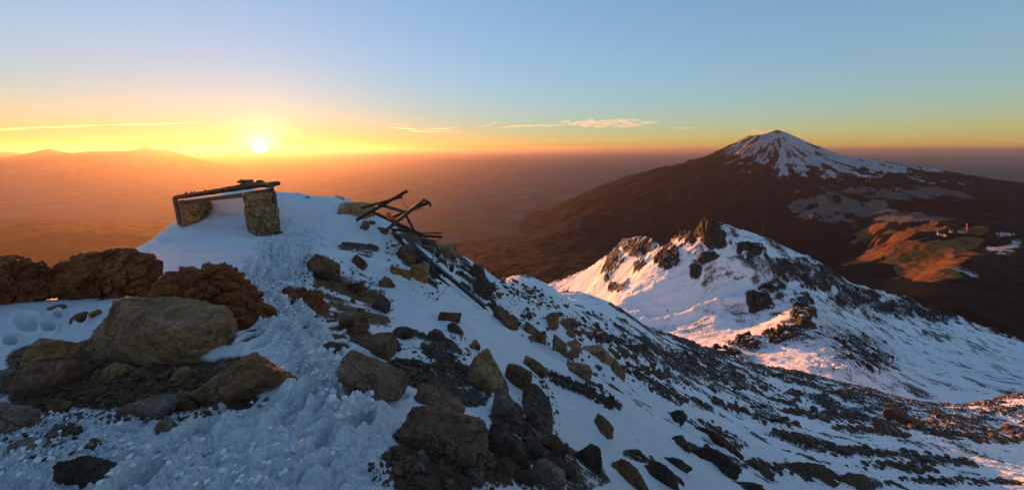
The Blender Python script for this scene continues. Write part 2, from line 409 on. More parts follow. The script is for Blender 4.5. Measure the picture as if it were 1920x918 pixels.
def build_ridge():
    X, Y = uy_grid(930, 2330, 1300, 280, 2200, 850)
    Z = RBF(RIDGE, 60)(X, Y)
    PX = X/Y*F+CX; PYY = HY - Z/Y*F
    a = .55; xr = X*math.cos(a)+Y*math.sin(a); yr = -X*math.sin(a)+Y*math.cos(a)
    n = fbm(X/40, Y/40, 5, 51); n2 = fbm(X/12, Y/12, 4, 52)
    cd = seg_dist(X + 8*n, Y + 8*n2, [at(*p)[:2] for p in CREST])
    Z = Z - 5 + 17*np.exp(-cd/18)*(.75+.7*n) + 6*np.exp(-cd/12)*n2 + 7*np.exp(-cd/14)*ridged(X/45, Y/60, 3, 57)
    rib = ridged(X/420+.25*n, Y/75+X/900, 4, 41, .45)
    Z = Z + 17*rib*ss(560, 700, Y)*ss(0, 50, cd) + 5*ridged(X/90, Y/90, 4, 43)*ss(620, 420, Y) + 1.6*fbm(X/14, Y/14, 5, 4)
    crest = np.zeros_like(X)
    def blob(px, py, rx, ry, amt, sh=0.0):
        d = np.hypot((PX-px)/rx, (PYY-py - sh*(PX-px))/ry) + .9*n + .7*n2
        return amt*ss(1.15, .75, d)
    crag = blob(1330, 440, 32, 30, .8) + blob(1200, 462, 50, 16, .75) + blob(1285, 440, 18, 14, 1) + blob(1150, 490, 20, 22, .8, -.6)
    for b in [(1250, 485, 26, 20, .9), (1198, 497, 12, 12, 1), (1325, 487, 24, 11, 1), (1305, 512, 12, 14, 1), (1405, 470, 24, 9, .8), (1160, 537, 18, 10, .8),
              (1450, 535, 26, 18, .7), (1490, 508, 52, 16, .5), (1545, 525, 34, 18, .6), (1425, 560, 22, 16, .8), (1600, 560, 50, 14, .6), (1680, 578, 60, 16, .6), (1760, 592, 40, 10, .7),
              (1505, 590, 22, 40, .75), (1470, 622, 34, 18, .8), (1400, 640, 40, 12, .7), (1370, 655, 30, 12, .8), (1340, 660, 30, 12, .7), (1600, 640, 70, 26, .3, .55), (1610, 660, 60, 34, .3)]:
        crag = crag + blob(*b)
    crag = np.clip(crag, 0, 1)
    wb, we, wi = worley(X/9+n*.6, Y/9+n2*.4, 61); wb2, _, _ = worley(X/24+n*.5, Y/24, 62)
    Z = Z + crag*(11*(wb2-.3) + 6*(wb-.3)) + np.exp(-((PX-1328)/20)**4)*np.exp(-(cd/20)**2)*(8*wb+3*wb2) + np.exp(-((PX-1283)/12)**4)*np.exp(-(cd/20)**2)*(6*wb+5*wb2)
    slope = np.hypot(np.gradient(Z, axis=1)/np.gradient(X, axis=1), np.gradient(Z, axis=0)/np.gradient(Y, axis=0))
    streak = fbm(X/70+n, Y/7, 4, 53)
    snow = .79 + .10*ss(1330, 1150, PX) - crag*.7*ss(.25, .75, slope+.6*n2+.25) - .22*ss(-.1, .5, n) - .20*ss(.0, .5, streak)*ss(560, 650, Y) - .45*ss(.12, .5, fbm(X/30+n, Y/34, 4, 58))*ss(70, 15, cd) - .22*ss(.0, .5, n2+.3*n)*ss(1300, 1500, PX)
    snow = snow - .5*ss(1.4, 2.4, slope) - .12*ss(.1, .5, n2) + .1*np.exp(-((PX-1200)/120)**2)
    grid_obj('mountain_ridge', X, Y, Z, mat_ridge(), dict(snow=snow))
build_ridge()

# ------------------------------------------------------------------ near ground
NEAR = [
 (-500, 918, 2.1), (0, 918, 2.05), (300, 918, 2.0), (600, 918, 2.0), (800, 918, 2.1), (1000, 918, 2.8), (1200, 918, 5), (1500, 918, 16), (1920, 918, 50), (2300, 900, 80),
 (-300, 1550, 1.0), (960, 1560, 1.0), (1500, 1640, 1.0), (2200, 1700, 1.3), (1500, 1100, 2.6), (2100, 1150, 8),
 (100, 800, 2.5), (300, 780, 2.65), (560, 780, 2.7), (-300, 800, 2.5), (300, 705, 3.2), (600, 700, 3.3), (100, 700, 3.2), (-200, 690, 3.2),
 (80, 600, 4.2), (-200, 600, 4.2), (50, 568, 4.8), (250, 560, 4.8), (100, 560, 5.4), (400, 600, 4.6), (-200, 560, 5.4), (100, 600, 8), (-200, 640, 8), (250, 560, 8), (100, 700, 14), (-300, 700, 14), (0, 760, 25),
 (480, 560, 5.8), (520, 620, 4.4), (500, 480, 8.8), (480, 440, 12), (400, 432, 11.6), (360, 430, 12.2), (250, 472, 11), (330, 419, 13.6), (390, 397, 14), (450, 377, 14.5), (450, 368, 18), (410, 374, 17.5), (540, 420, 13), (520, 365, 16.5), (580, 374, 17), (640, 374, 16.5),  # includes an unseen rise behind the shelter, added to shade the path
 (700, 405, 16), (680, 440, 13), (600, 440, 12.5), (760, 440, 15.5), (790, 455, 16), (830, 472, 17), (870, 488, 21), (960, 517, 38), (1050, 550, 62), (1120, 580, 80), (1200, 613, 100), (1280, 643, 120), (1370, 673, 140), (1500, 703, 175),
 (1650, 748, 225), (1750, 771, 255), (1840, 766, 285), (1920, 757, 300), (2100, 752, 310),
 (300, 560, 20), (420, 470, 22), (520, 430, 24), (520, 600, 36), (700, 500, 22), (700, 640, 36), (830, 560, 28), (850, 640, 40), (960, 660, 70), (1050, 680, 110), (1200, 720, 170), (1280, 740, 200), (1500, 790, 260), (1750, 880, 345), (2000, 880, 360), (0, 900, 60), (500, 900, 90), (900, 850, 160),
 (700, 560, 8.6), (620, 560, 7.2), (640, 500, 9.5), (640, 645, 4.6), (700, 620, 5.6), (740, 690, 4.4), (820, 770, 3.4), (850, 600, 8.6), (800, 520, 11.5), (900, 562, 13), (950, 700, 5.6), (1000, 820, 3.9), (1000, 640, 10),
 (940, 530, 20), (1040, 590, 26), (1100, 700, 9.5), (1100, 620, 24), (1050, 572, 44), (1150, 640, 40), (1200, 780, 11), (1200, 690, 38), (1300, 710, 50), (1400, 740, 80), (1400, 830, 25), (1600, 800, 80), (1500, 750, 105), (1690, 769, 132), (1795, 800, 117), (1800, 855, 80), (1920, 800, 190), (1930, 858, 106), (1280, 680, 75)]  # includes rises on the right flank, added to shade the lower slope
NRBF = RBF(NEAR, 2.0, 3e-4)
# terrain patches: (px, py, rx, ry, shear, strength)
BANDS = [(1345, 756, 1489, 800, 7, 1), (1455, 814, 1594, 852, 8, 1), (1599, 843, 1824, 871, 7, 1), (1623, 871, 1747, 881, 5, .9), (1565, 804, 1695, 814, 5, .9), (1192, 704, 1273, 752, 9, 1), (1096, 728, 1158, 761, 10, 1),
         (1480, 772, 1640, 790, 6, .9), (1640, 795, 1800, 800, 5, .8), (1300, 795, 1390, 835, 9, 1), (1290, 840, 1385, 875, 10, 1), (1470, 880, 1640, 912, 9, 1), (1180, 850, 1270, 900, 9, .9), (1780, 820, 1920, 826, 5, .8),
         (1230, 730, 1330, 765, 6, .8), (1020, 700, 1090, 730, 8, .9), (920, 575, 975, 612, 8, .9), (1160, 690, 1240, 706, 6, .8), (1700, 900, 1900, 905, 5, .8), (1400, 868, 1460, 884, 6, .9), (1060, 600, 1200, 660, 12, .8), (1240, 660, 1400, 720, 12, .8)]
DIRT = [(300, 692, 140, 18, 0, 1.2), (440, 700, 60, 30, 0, 1.0), (655, 560, 78, 66, .35, 1.15), (600, 500, 40, 26, 0, .9), (670, 470, 50, 14, .1, .8), (700, 590, 40, 16, .4, .7), (690, 500, 34, 14, .3, .5), (640, 630, 70, 16, .1, .6),
        (620, 600, 60, 30, 0, .8), (830, 650, 46, 22, .2, .9), (780, 630, 30, 12, .1, .6), (780, 700, 60, 26, .2, .8), (860, 720, 60, 40, .3, .9), (1010, 770, 30, 60, .8, .8),
        (800, 880, 110, 50, 0, 1.2), (900, 850, 90, 50, .2, 1.2), (1050, 880, 110, 50, .2, .9), (960, 800, 40, 50, .5, .9),
        (250, 730, 210, 50, 0, 1.2), (130, 700, 140, 60, .2, 1.1), (380, 720, 120, 40, .1, 1.0), (0, 510, 100, 60, 0, 1.0), (60, 760, 60, 50, .4, 1.0), (450, 750, 80, 30, 0, .9),
        (200, 545, 100, 14, 0, .8), (300, 550, 40, 8, 0, .5), (400, 600, 90, 60, .3, .9), (830, 470, 50, 26, .6, 1.0), (780, 500, 40, 34, .6, .8), (890, 530, 36, 26, .6, .9), (720, 400, 40, 16, .4, .5),
        (640, 372, 22, 5, .2, .8)]
def px_of(X, Y, Z): return X/Y*F+CX, HY - Z/Y*F
def path_prints():
    out = []; r = np.random.RandomState(9)
    for off in (-.55, -.15, .2, .6):
        t = r.uniform(0, .3)
        while t < 1:
            py = 918 - (918-436)*t**.55; px = np.interp(py, [430, 480, 560, 620, 700, 780, 918], [560, 540, 510, 545, 610, 620, 450])
            Y = np.linspace(1.6, 14, 1200); X = (px-CX)/F*Y; P = HY - NRBF(X, Y)/Y*F; Yh = Y[int(np.argmax(P <= py))]
            out.append(((px-CX)/F*Yh + off*(1+.2*Yh/5) + r.uniform(-.08, .08), Yh + r.uniform(-.1, .1))); t += .34/11*r.uniform(.7, 1.5)
    return out
PRINTS = path_prints()
def near_surface(X, Y, fine=True):
    """bedrock and snow sheets; the higher one shows"""
    base = NRBF(X, Y)
    PX, PY = px_of(X, Y, base)
    s = np.clip(Y/9.0, .30, 6)                       # stones look alike in size out to the far flank
    n = fbm(X*1.1, Y*1.1, 5, 11); nl = fbm(X/7, Y/7, 4, 12); nm = fbm(X/2.2, Y/2.2, 4, 13)
    D = np.full(X.shape, -.9)
    # right flank: rocky skyline band, fading downhill into drifts
    sky_y = np.interp(PX, [840, 870, 960, 1050, 1200, 1280, 1370, 1500, 1650, 1750, 1920], [470, 485, 515, 548, 612, 642, 672, 702, 745, 768, 745])
    below = PY - sky_y
    flank = ss(860, 960, PX)
    ax = X*.92+Y*.38; ay = -X*.38+Y*.92
    dens = np.interp(below, [0, 12, 60, 110, 170, 260], [-.30, -.36, -.36, -.42, -.5, -.58]) + .42*fbm(ax/16, ay/5, 4, 15) + .22*fbm(ax/4.5, ay/1.1, 3, 16)
    dens = dens + .25*ss(1100, 1250, PX)*ss(110, 30, below) + .18*ss(1500, 1750, PX)*ss(80, 200, below)*ss(230, 120, below)
    D = D*(1-flank) + (dens)*flank
    for (px, py, rx, ry, sh, st) in DIRT:
        d = np.hypot((PX-px)/rx, (PY-py-sh*(PX-px))/ry)
        D = np.maximum(D, -.9 + (st+.75)*ss(1.35, .45, d + .3*nm + .15*n))
    for (x0, y0, x1, y1, hw, st) in BANDS:
        dx, dy = x1-x0, y1-y0; t = np.clip(((PX-x0)*dx+(PY-y0)*dy)/(dx*dx+dy*dy), 0, 1); d = np.hypot((PX-x0-t*dx)*.6, PY-y0-t*dy)/hw
        D = np.maximum(D, -.9 + (st+.05)*ss(1.6, .3, d + .9*nm + .5*n)) 
    rust = ss(760, 560, PX)*ss(800, 700, PY)*.8 + .25*ss(.1, .5, nm)
    smooth_dirt = ss(1.3, .8, np.hypot((PX-655)/100, (PY-555)/80)) 
    rubble = ss(1.5, .9, np.hypot((PX-240)/330, (PY-735)/75)) + ss(1.5, .9, np.hypot((PX-870)/260, (PY-860)/80))
    # stones in the bedrock
    ax = X*.92+Y*.38; ay = -X*.38+Y*.92
    w1, _, i1 = worley(ax/.55+.4*n, ay/.42+.4*nm, 101)
    w2, _, i2 = worley(X/.15+.9*n, Y/.15+.9*nm, 102)
    w3, _, i3 = worley(ax/2.6+.5*nm, ay/1.5+.5*nl, 103)
    w4, _, i4 = worley(ax/7+.7*nl, ay/3.2+.7*nl, 104)
    a1 = ss(5, 9, Y)*.16*(1-.75*smooth_dirt); a2 = .035*(1-.5*smooth_dirt)*ss(40, 12, Y); a3 = ss(14, 40, Y)*.75; a4 = ss(60, 130, Y)*1.6
    Rk = a1*(w1-.4) + a2*(w2-.4) + a3*(w3-.4) + a4*(w4-.4)
    lowr = .28*np.clip(Y/10, .2, 4)*(.7*nm+.5*nl)*(ss(5, 10, Y)*.8+.2)
    amp = a1 + a2 + a3 + a4 + .05
    # snow sheet
    drift = fbm(ax/6, ay/1.6, 4, 31)
    Rk = Rk + amp*(np.minimum(D, .12)*1.5 - .05)
    S = .10*np.clip(Y/10, .15, 5)*drift
    trod = ss(90, 40, np.abs(PX - np.interp(PY, [430, 480, 560, 620, 700, 780, 918], [560, 540, 510, 545, 610, 620, 450])) / np.interp(PY, [430, 700, 918], [.8, 1.0, 3.2]))*ss(380, 440, PY)
    trod = np.maximum(trod, ss(760, 800, PY)*ss(760, 700, PX))
    if fine:
        b = 1-np.abs(fbm(X*5, Y*5, 4, 33))*2; b2 = ridged(X*13, Y*13, 3, 34); b3, _, _ = worley(X*4.2+.5*n, Y*4.2, 35)
        S = S + trod*(.08*b + .045*b2 + .03*(b3-.5) + .03*ridged(X*7+n, Y*7, 4, 38))*np.clip(Y/4, .7, 2)*ss(12, 7, Y) + trod*ss(7, 12, Y)*(.07*b2 + .05*b)
        fp = np.zeros(X.shape)
        for k, (fx, fy) in enumerate(PRINTS):
            q = (np.abs(X-fx) < .5) & (np.abs(Y-fy) < .5)
            if not q.any(): continue
            dd = np.hypot((X[q]-fx)/.075, (Y[q]-fy)/.15) + .5*n[q]; fp[q] += -.075*ss(1.25, .7, dd) + .03*np.exp(-((dd-1.5)/.35)**2)
        S = S + fp
        for (fx, fy, fr) in [(52, 606, 26), (90, 612, 16), (20, 640, 16), (66, 660, 14), (150, 600, 12), (110, 590, 10)]:
            dd = np.hypot((PX-fx)/fr, (PY-fy)/(fr*.7)) + .35*n; S = S - .09*ss(1.1, .5, dd) + .03*np.exp(-((dd-1.2)/.25)**2)
        rip = np.sin((X*.35+Y)*5 + 3*nm)*.014 + .03*fbm(ax/3, ay/.35, 3, 36) + .045*ss(7, 10, Y)*ss(40, 20, Y)*ridged((X*.8+Y*.6)/2.6+.6*nm, (Y*.8-X*.6)/.55, 4, 37)
        S = S + (1-trod)*rip*np.clip(Y/5, .5, 4)
    Rz = base + lowr*0 + Rk; Sz = base + S
    return base, Rz, Sz, rust, smooth_dirt, rubble, PX, PY
def build_near():
    X, Y = uy_grid(960-1.85*F, 960+1.95*F, 1700, .85, 360, 1150)
    base, Rz, Sz, rust, sd, rub, PX, PY = near_surface(X, Y)
    d = Sz-Rz
    Z = np.maximum(Rz, Sz); w = .012*np.clip(Y/4, .6, 8)
    snow = ss(-w, w*.6, d)
    Z = Z + 0*d
    grid_obj('ground', X, Y, Z, mat_ground(), dict(snow=snow, rust=np.clip(rust, 0, 1), dirt=np.clip(sd*.9+rub*.35, 0, 1)))
    return X, Y, Z, snow
NX, NY, NZ, NS = build_near()


# ------------------------------------------------------------------ stones
def h3(ix, iy, iz, seed): return h2(ix*73 + iz*179, iy*31 - iz*283, seed)
def vn3(p, seed=0):
    i = np.floor(p); f = p-i; f = f*f*(3-2*f); x, y, z = i.T; fx, fy, fz = f.T
    def c(a, b, d): return h3(x+a, y+b, z+d, seed)
    def l(a, b, t): return a + (b-a)*t
    return l(l(l(c(0,0,0), c(1,0,0), fx), l(c(0,1,0), c(1,1,0), fx), fy), l(l(c(0,0,1), c(1,0,1), fx), l(c(0,1,1), c(1,1,1), fx), fy), fz)*2-1
def fbm3(p, o=4, seed=0, g=.5):
    v = 0; a = 1
    for i in range(o): v = v + a*vn3(p, seed+i*7); p = p*2.07+5.3; a *= g
    return v
def wor3(p, seed=0):
    i = np.floor(p); f1 = np.full(len(p), 9.); f2 = f1.copy(); idn = np.zeros(len(p))
    for a in (-1, 0, 1):
        for b in (-1, 0, 1):
            for c in (-1, 0, 1):
                x, y, z = i[:, 0]+a, i[:, 1]+b, i[:, 2]+c
                q = np.stack([x+h3(x, y, z, seed), y+h3(x, y, z, seed+1), z+h3(x, y, z, seed+2)], 1)
                d = ((p-q)**2).sum(1); new = d < f1
                f2 = np.where(new, f1, np.minimum(f2, d)); idn = np.where(new, h3(x, y, z, seed+3), idn); f1 = np.where(new, d, f1)
    return np.sqrt(f1), np.sqrt(f2), idn
import bmesh
ICO = {}
def ico(n):
    if n not in ICO:
        bm = bmesh.new(); bmesh.ops.create_icosphere(bm, subdivisions=n, radius=1)
        ICO[n] = (np.array([v.co[:] for v in bm.verts]), np.array([[v.index for v in f.verts] for f in bm.faces], np.int32)); bm.free()
    return ICO[n]
def mesh_np(name, V, T, smooth=False):
    me = bpy.data.meshes.new(name)
    me.vertices.add(len(V)); me.vertices.foreach_set('co', V.astype(np.float32).ravel())
    me.loops.add(T.size); me.loops.foreach_set('vertex_index', T.astype(np.int32).ravel())
    me.polygons.add(len(T)); me.polygons.foreach_set('loop_start', np.arange(0, T.size, T.shape[1], dtype=np.int32))
    me.update(calc_edges=True)
    if smooth: me.polygons.foreach_set('use_smooth', np.ones(len(T), bool))
    return me
def boulder(seed, n=4, planes=13, rough=.05, sharp=34.0, flat=(1, 1, 1), tilt=0.0, bx=1.0):
    """an angular stone: a soft-edged cut polyhedron with chips and strata, fitted to a unit box"""
    D, T = ico(n); rs = np.random.RandomState(seed)
    N = rs.normal(size=(planes, 3)); N /= np.linalg.norm(N, axis=1)[:, None]; k = rs.uniform(.48, .95, planes)
    N = np.concatenate([N, [[0, 0, 1], [0, 0, -1], [1, 0, 0], [-1, 0, 0], [0, 1, 0], [0, -1, 0]]]); k = np.concatenate([k, np.full(6, bx)])
    a = np.maximum(D@N.T, 0)/k
    r = (a**sharp).sum(1)**(-1/sharp)
    V = D*r[:, None]
    V = V * (1 + rough*(1.2*fbm3(V*1.7+seed*3.1, 2, seed) + .55*fbm3(V*5+seed, 3, seed+5)))[:, None]
    if n >= 5:   # ledges and chips
        q = V@np.array([.3, .2, .93]) + .10*fbm3(V*2, 3, seed+3); st = q*7; st = (np.abs(st-np.floor(st)-.5)*2)
        V = V * (1 + rough*(.45*ss(.55, .95, st) - .3*np.abs(fbm3(V*9, 3, seed+8))))[:, None]
    if n >= 4:
        f1, f2, _ = wor3(V*3.2+seed, seed); V *= (1 - rough*.7*np.exp(-((f2-f1)/.06)**2))[:, None]
    V = V*np.array(flat)
    c, s_ = math.cos(tilt), math.sin(tilt)
    V = np.stack([V[:, 0]*c + V[:, 2]*s_, V[:, 1], -V[:, 0]*s_ + V[:, 2]*c], 1)
    lo, hi = V.min(0), V.max(0)
    return (V-(lo+hi)/2)/(hi-lo), T       # unit box centred on 0
def clinker(lobes, seed, n=6):
    """a lumpy mass of welded cinders; lobes (x, y, z, r) in metres about its own centre"""
    D, T = ico(n); r = np.zeros(len(D)) + .02
    for x, y, z, q in lobes:
        c = np.array([x, y, z]); b = D@c; disc = b*b - (c@c) + q*q
        r = np.maximum(r, np.where(disc > 0, b + np.sqrt(np.maximum(disc, 0)), 0))
    V = D*r[:, None]
    f1, f2, i1 = wor3(V*5.2+seed + .25*fbm3(V*4, 2, seed)[:, None], seed); g1, g2, i2 = wor3(V*12+seed, seed+9)
    e = np.minimum(f2-f1, .35)/.35; e2 = np.minimum(g2-g1, .4)/.4
    V = V + D*((e-.6)*.065 + (i1-.5)*.07*(e > .2) + (e2-.5)*.03 + fbm3(V*2.2, 3, seed+4)*.05)[:, None]
    return V, T

def rock_mat(name, cols, lichen=None, dark=1.0, scale=1.0, dust=0.0):
    wr = lambda c: (c[0]*1.04, c[1]*.88, c[2]*.86)
    cols = [wr(c) for c in cols]; lichen = wr(lichen) if lichen else None
    m = M(name)
    oi = m.n.new('ShaderNodeObjectInfo').outputs['Random']
    mp = m.n.new('ShaderNodeVectorMath'); mp.operation = 'ADD'; m.l.new(m.tc, mp.inputs[0])
    cb = m.n.new('ShaderNodeCombineXYZ'); m.l.new(m.math('MULTIPLY', oi, 37.0), cb.inputs[0]); m.l.new(cb.outputs[0], mp.inputs[1]); v = mp.outputs[0]
    n1 = m.noise(3.4*scale, 10, .74, v, .6); n2 = m.noise(17*scale, 8, .78, v); n3 = m.noise(60*scale, 4, .7, v)
    f = m.math('ADD', m.math('MULTIPLY', n1, .65), m.math('MULTIPLY', n2, .35))
    c = m.ramp(f, [(.38, cols[0]), (.46, cols[1]), (.53, cols[2]), (.63, cols[3])])
    if lichen: c = m.mix(m.rng(m.noise(5*scale, 7, .7, v), .53, .62, 0, .75), c, lichen)
    c = m.mix(m.rng(n3, .4, .65, 0, .6), c, tuple(.35*x for x in cols[1]))
    wv = m.n.new('ShaderNodeVectorMath'); wv.operation = 'ADD'; m.l.new(v, wv.inputs[0]); nz_ = m.n.new('ShaderNodeTexNoise'); nz_.inputs['Scale'].default_value = 4*scale; m.l.new(v, nz_.inputs['Vector']); m.l.new(nz_.outputs[1], wv.inputs[1])
    ck = m.voro(1.9*scale, 'DISTANCE_TO_EDGE', wv.outputs[0]); crack = m.rng(ck, .0, .035, 1, 0); c = m.mix(m.math('MULTIPLY', crack, m.rng(n1, .42, .6)), c, tuple(.5*x for x in cols[0]))
    t = m.n.new('ShaderNodeMix'); t.data_type = 'RGBA'; t.blend_type = 'MULTIPLY'; t.inputs[0].default_value = 1; m.l.new(c, t.inputs[6])
    g = m.n.new('ShaderNodeCombineColor'); k = m.rng(oi, 0, 1, 1.1*dark, 1.6*dark)
    for i in range(3): m.l.new(k, g.inputs[i])
    m.l.new(g.outputs[0], t.inputs[7]); c = t.outputs[2]
    if dust:
        geo = m.n.new('ShaderNodeNewGeometry'); sx = m.n.new('ShaderNodeSeparateXYZ'); m.l.new(geo.outputs['Normal'], sx.inputs[0])
        k = m.rng(m.math('ADD', sx.outputs[2], m.rng(n2, .3, .7, -.35, .35)), 1.0-dust, 1.08-dust); c = m.mix(k, c, SNOW)
    b = m.bump(m.math('SUBTRACT', n2, m.math('MULTIPLY', crack, .5)), .08/scale, 1.0); b = m.bump(n3, .014/scale, .9, b)
    return m.done(c, .82, b, spec=.3)
MAT = dict(
 tan=rock_mat('tan_andesite', [(.07, .038, .018), (.30, .175, .078), (.46, .30, .15), (.58, .43, .27)], (.42, .22, .065)),
 ochre=rock_mat('ochre_stone', [(.08, .038, .013), (.32, .155, .04), (.46, .25, .075), (.54, .35, .16)]),
 red=rock_mat('reddish_banded_stone', [(.05, .026, .016), (.21, .115, .065), (.34, .215, .13), (.48, .37, .26)], (.22, .17, .11)),
 grey=rock_mat('grey_stone', [(.05, .042, .032), (.16, .135, .105), (.28, .24, .19), (.42, .37, .30)], (.24, .13, .06)),
 dark=rock_mat('dark_stone', [(.018, .013, .009), (.06, .042, .028), (.12, .084, .056), (.20, .15, .105)]),
 brown=rock_mat('brown_stone', [(.035, .019, .008), (.14, .076, .034), (.25, .145, .07), (.37, .24, .135)]),
 clinker=rock_mat('rusty_clinker', [(.045, .014, .004), (.26, .08, .02), (.44, .155, .042), (.56, .28, .10)], (.10, .055, .03)),
 capped=rock_mat('dark_stone_with_snow', [(.010, .009, .009), (.024, .021, .019), (.045, .038, .033), (.08, .07, .06)], dust=.28))

CU = NX[0]/NY[0]; CY = NY[:, 0]; NP = HY - NZ/NY*F
def hit(px, py, ymin=0.0):
    """first ground point met along the sight line"""
    j = int(np.clip(np.searchsorted(CU, (px-CX)/F), 0, len(CU)-1))
    ok = (NP[:, j] <= py) & (CY > ymin); i = int(np.argmax(ok))
    if not ok[i]: i = int(np.argmin(np.abs(NP[:, j]-py)))
    return CY[i]
def ground_z(x, y):
    j = int(np.clip(np.searchsorted(CU, x/y), 1, len(CU)-1)); i = int(np.clip(np.searchsorted(CY, y), 1, len(CY)-1)); return float(NZ[i, j])
USED = []; COLLAR = []
def tagit(o, label, cat, group=None):
    o['label'] = label; o['category'] = cat
    if group: o['group'] = group
    return o
def hero(box, style, seed, label, planes=13, rough=.05, tilt=0., flat=(1, 1, 1), n=5, Y=None, name='boulder', deep=.9, sink=.5, sharp=38., bx=.86):
    x0, y0, x1, y1 = box; cx = (x0+x1)/2
    Yb = Y or hit(cx, min(y1-.05*(y1-y0), 916))
    w = (x1-x0)/F*Yb; h = (y1-y0)/F*Yb; d = min(w*deep, .62*h/max(.15, (y1-HY)/F))
    Yc = Yb + d*.47; w *= (Yc/Yb)**.5
    V, T = boulder(seed, n, planes, rough, sharp, flat, tilt, bx)
    # its back top edge and its foot meet the photograph's outline; the rest goes on below ground
    xc = (cx-CX)/F*Yc; z_top = -(y0-HY)/F*(Yc+.25*d); gz = ground_z(xc, Yc)
    hh = max(.42*h, z_top-gz) + sink*h; z_top = max(z_top, gz + .30*h); V = V*np.array([w, d, hh])
    me = mesh_np(name, V, T); o = link_mesh(name, me, MAT[style])
    o.location = (xc, Yc, z_top - hh/2)
    tagit(o, label, 'boulder' if name == 'boulder' else 'rock'); USED.append(box); COLLAR.append((o.location.x, Yc, w, h, d))
    return o

def cl_mass(lobes, Y, seed, label, n=6):
    cx = sum(l[0] for l in lobes)/len(lobes); cy = sum(l[1] for l in lobes)/len(lobes)
    L = [((x-cx)/F*Y, dz*Y/F, -(y-cy)/F*Y, r/F*Y) for x, y, r, dz in lobes]
    V, T = clinker(L, seed, n); o = link_mesh('clinker_mound', mesh_np('clinker_mound', V, T), MAT['clinker'])
    o.location = at(cx, cy, Y); tagit(o, label, 'rock'); USED.append((min(l[0]-l[2] for l in lobes), min(l[1]-l[2] for l in lobes), max(l[0]+l[2] for l in lobes), max(l[1]+l[2] for l in lobes)))
cl_mass([(-20, 540, 55, 0), (30, 530, 42, 0), (62, 528, 32, 0), (10, 515, 32, 0), (40, 560, 30, 0), (90, 548, 14, 0)], 4.9, 3, 'rust brown cinder mound cut by the left edge of the photo')
cl_mass([(200, 520, 50, 0), (160, 525, 42, 0), (135, 535, 26, 0), (245, 520, 46, 0), (235, 492, 24, 0), (262, 500, 26, 0), (175, 500, 25, 0), (225, 548, 28, 0), (130, 548, 14, 0)], 5.2, 8, 'rust brown lumpy cinder mound standing alone behind the big tan boulder', 7)
cl_mass([(345, 545, 44, 0), (380, 540, 42, 20), (320, 532, 26, 0), (410, 560, 48, 0), (440, 590, 46, 0), (470, 605, 38, 0), (420, 620, 50, 0), (372, 525, 22, 0), (408, 530, 24, 0), (360, 580, 50, 0)], 4.6, 15, 'long rust brown cinder mass sloping down to the snow path', 7)
cl_mass([(556, 578, 34, 0), (575, 585, 34, 0), (545, 560, 22, 0), (590, 600, 26, 0), (560, 600, 22, 0)], 5.9, 22, 'brown cinder lump on the far edge of the snow path')
H = hero
H((178, 556, 427, 690), 'tan', 101, 'largest tan boulder with a flat top above the rubble bank', 14, .045, .10, (1.9, 1.1, 1), 6, deep=.55, bx=.62)
H((372, 645, 545, 770), 'tan', 102, 'slanted tan boulder with a pointed crown beside the snow path', 9, .05, -.3, (1.4, 1, 1.1), 6, deep=.7)
H((64, 620, 141, 674), 'tan', 103, 'rounded tan stone perched on top of a squarish boulder', 16, .04, 0, (1.3, 1, .9), 5, 3.05)
H((42, 661, 140, 745), 'red', 104, 'squarish reddish grey boulder carrying a smaller rounded stone', 12, .05, .1, (1.2, 1, 1), 5, bx=.7)
H((-35, 736, 91, 820), 'grey', 105, 'dark grey boulder with a reddish foot at the left edge', 11, .05, .35, (1.6, 1, 1), 5)
H((-40, 686, 40, 745), 'grey', 106, 'blocky grey stone above the dark grey boulder at the left edge', 12, .05, 0, (1.3, 1, 1), 5)
H((18, 684, 52, 712), 'red', 107, 'small reddish cobble wedged against the squarish boulder', 14, .04, 0, (1.1, 1, 1), 4, 2.95)
H((25, 815, 82, 860), 'grey', 108, 'low dark stone below the dark grey boulder at the left edge', 12, .06, .2, (1.5, 1, 1), 4)
H((86, 742, 122, 776), 'brown', 109, 'brown cobble in the rubble below the squarish boulder', 14, .05, 0, (1.1, 1, 1), 4)
H((115, 846, 220, 912), 'dark', 110, 'flat dark slab sunk in churned snow at the bottom left', 9, .06, .15, (1.8, 1, .9), 5, deep=1.1)
H((236, 734, 320, 788), 'grey', 111, 'purplish grey stone with a pointed right end at the foot of the rubble', 10, .05, .1, (1.6, 1, 1), 5)
H((318, 728, 384, 775), 'brown', 112, 'dull grey brown stone half buried at the foot of the rubble', 12, .05, .4, (1.4, 1, 1), 5)
H((198, 674, 252, 716), 'tan', 113, 'tan cobble tucked under the left end of the largest boulder', 12, .05, -.4, (1.3, 1, 1), 5)
H((318, 688, 352, 718), 'tan', 114, 'pale small stone lying in the rubble under the largest boulder', 11, .05, 0, (1.1, 1, 1), 4)
H((292, 772, 330, 812), 'grey', 115, 'grey cobble standing at the edge of the churned snow', 12, .05, .5, (1.2, 1, 1), 4)
H((470, 732, 542, 778), 'dark', 116, 'dark stone added as the shadow under the slanted tan boulder', 12, .05, 0, (1.4, 1, 1), 5, 3.05)  # stone added where only the boulder's shadow lies
H((160, 820, 192, 846), 'brown', 117, 'small brown stone poking from snow above the flat dark slab', 12, .05, 0, (1.2, 1, 1), 4)
H((128, 795, 158, 818), 'dark', 118, 'small dark stone in snow right of the dark grey boulder', 12, .05, 0, (1.2, 1, 1), 4)
H((130, 582, 168, 611), 'brown', 119, 'rounded brown stone on snow touching a smaller one', 15, .04, .2, (1.3, 1, 1), 4)
H((164, 578, 188, 602), 'ochre', 120, 'small rusty stone between the rounded brown stone and the largest boulder', 13, .05, 0, (1, 1, 1), 4)
H((88, 570, 127, 582), 'brown', 121, 'thin flat stone lying on the left snow patch', 12, .05, 0, (2.4, 1, 1), 4)
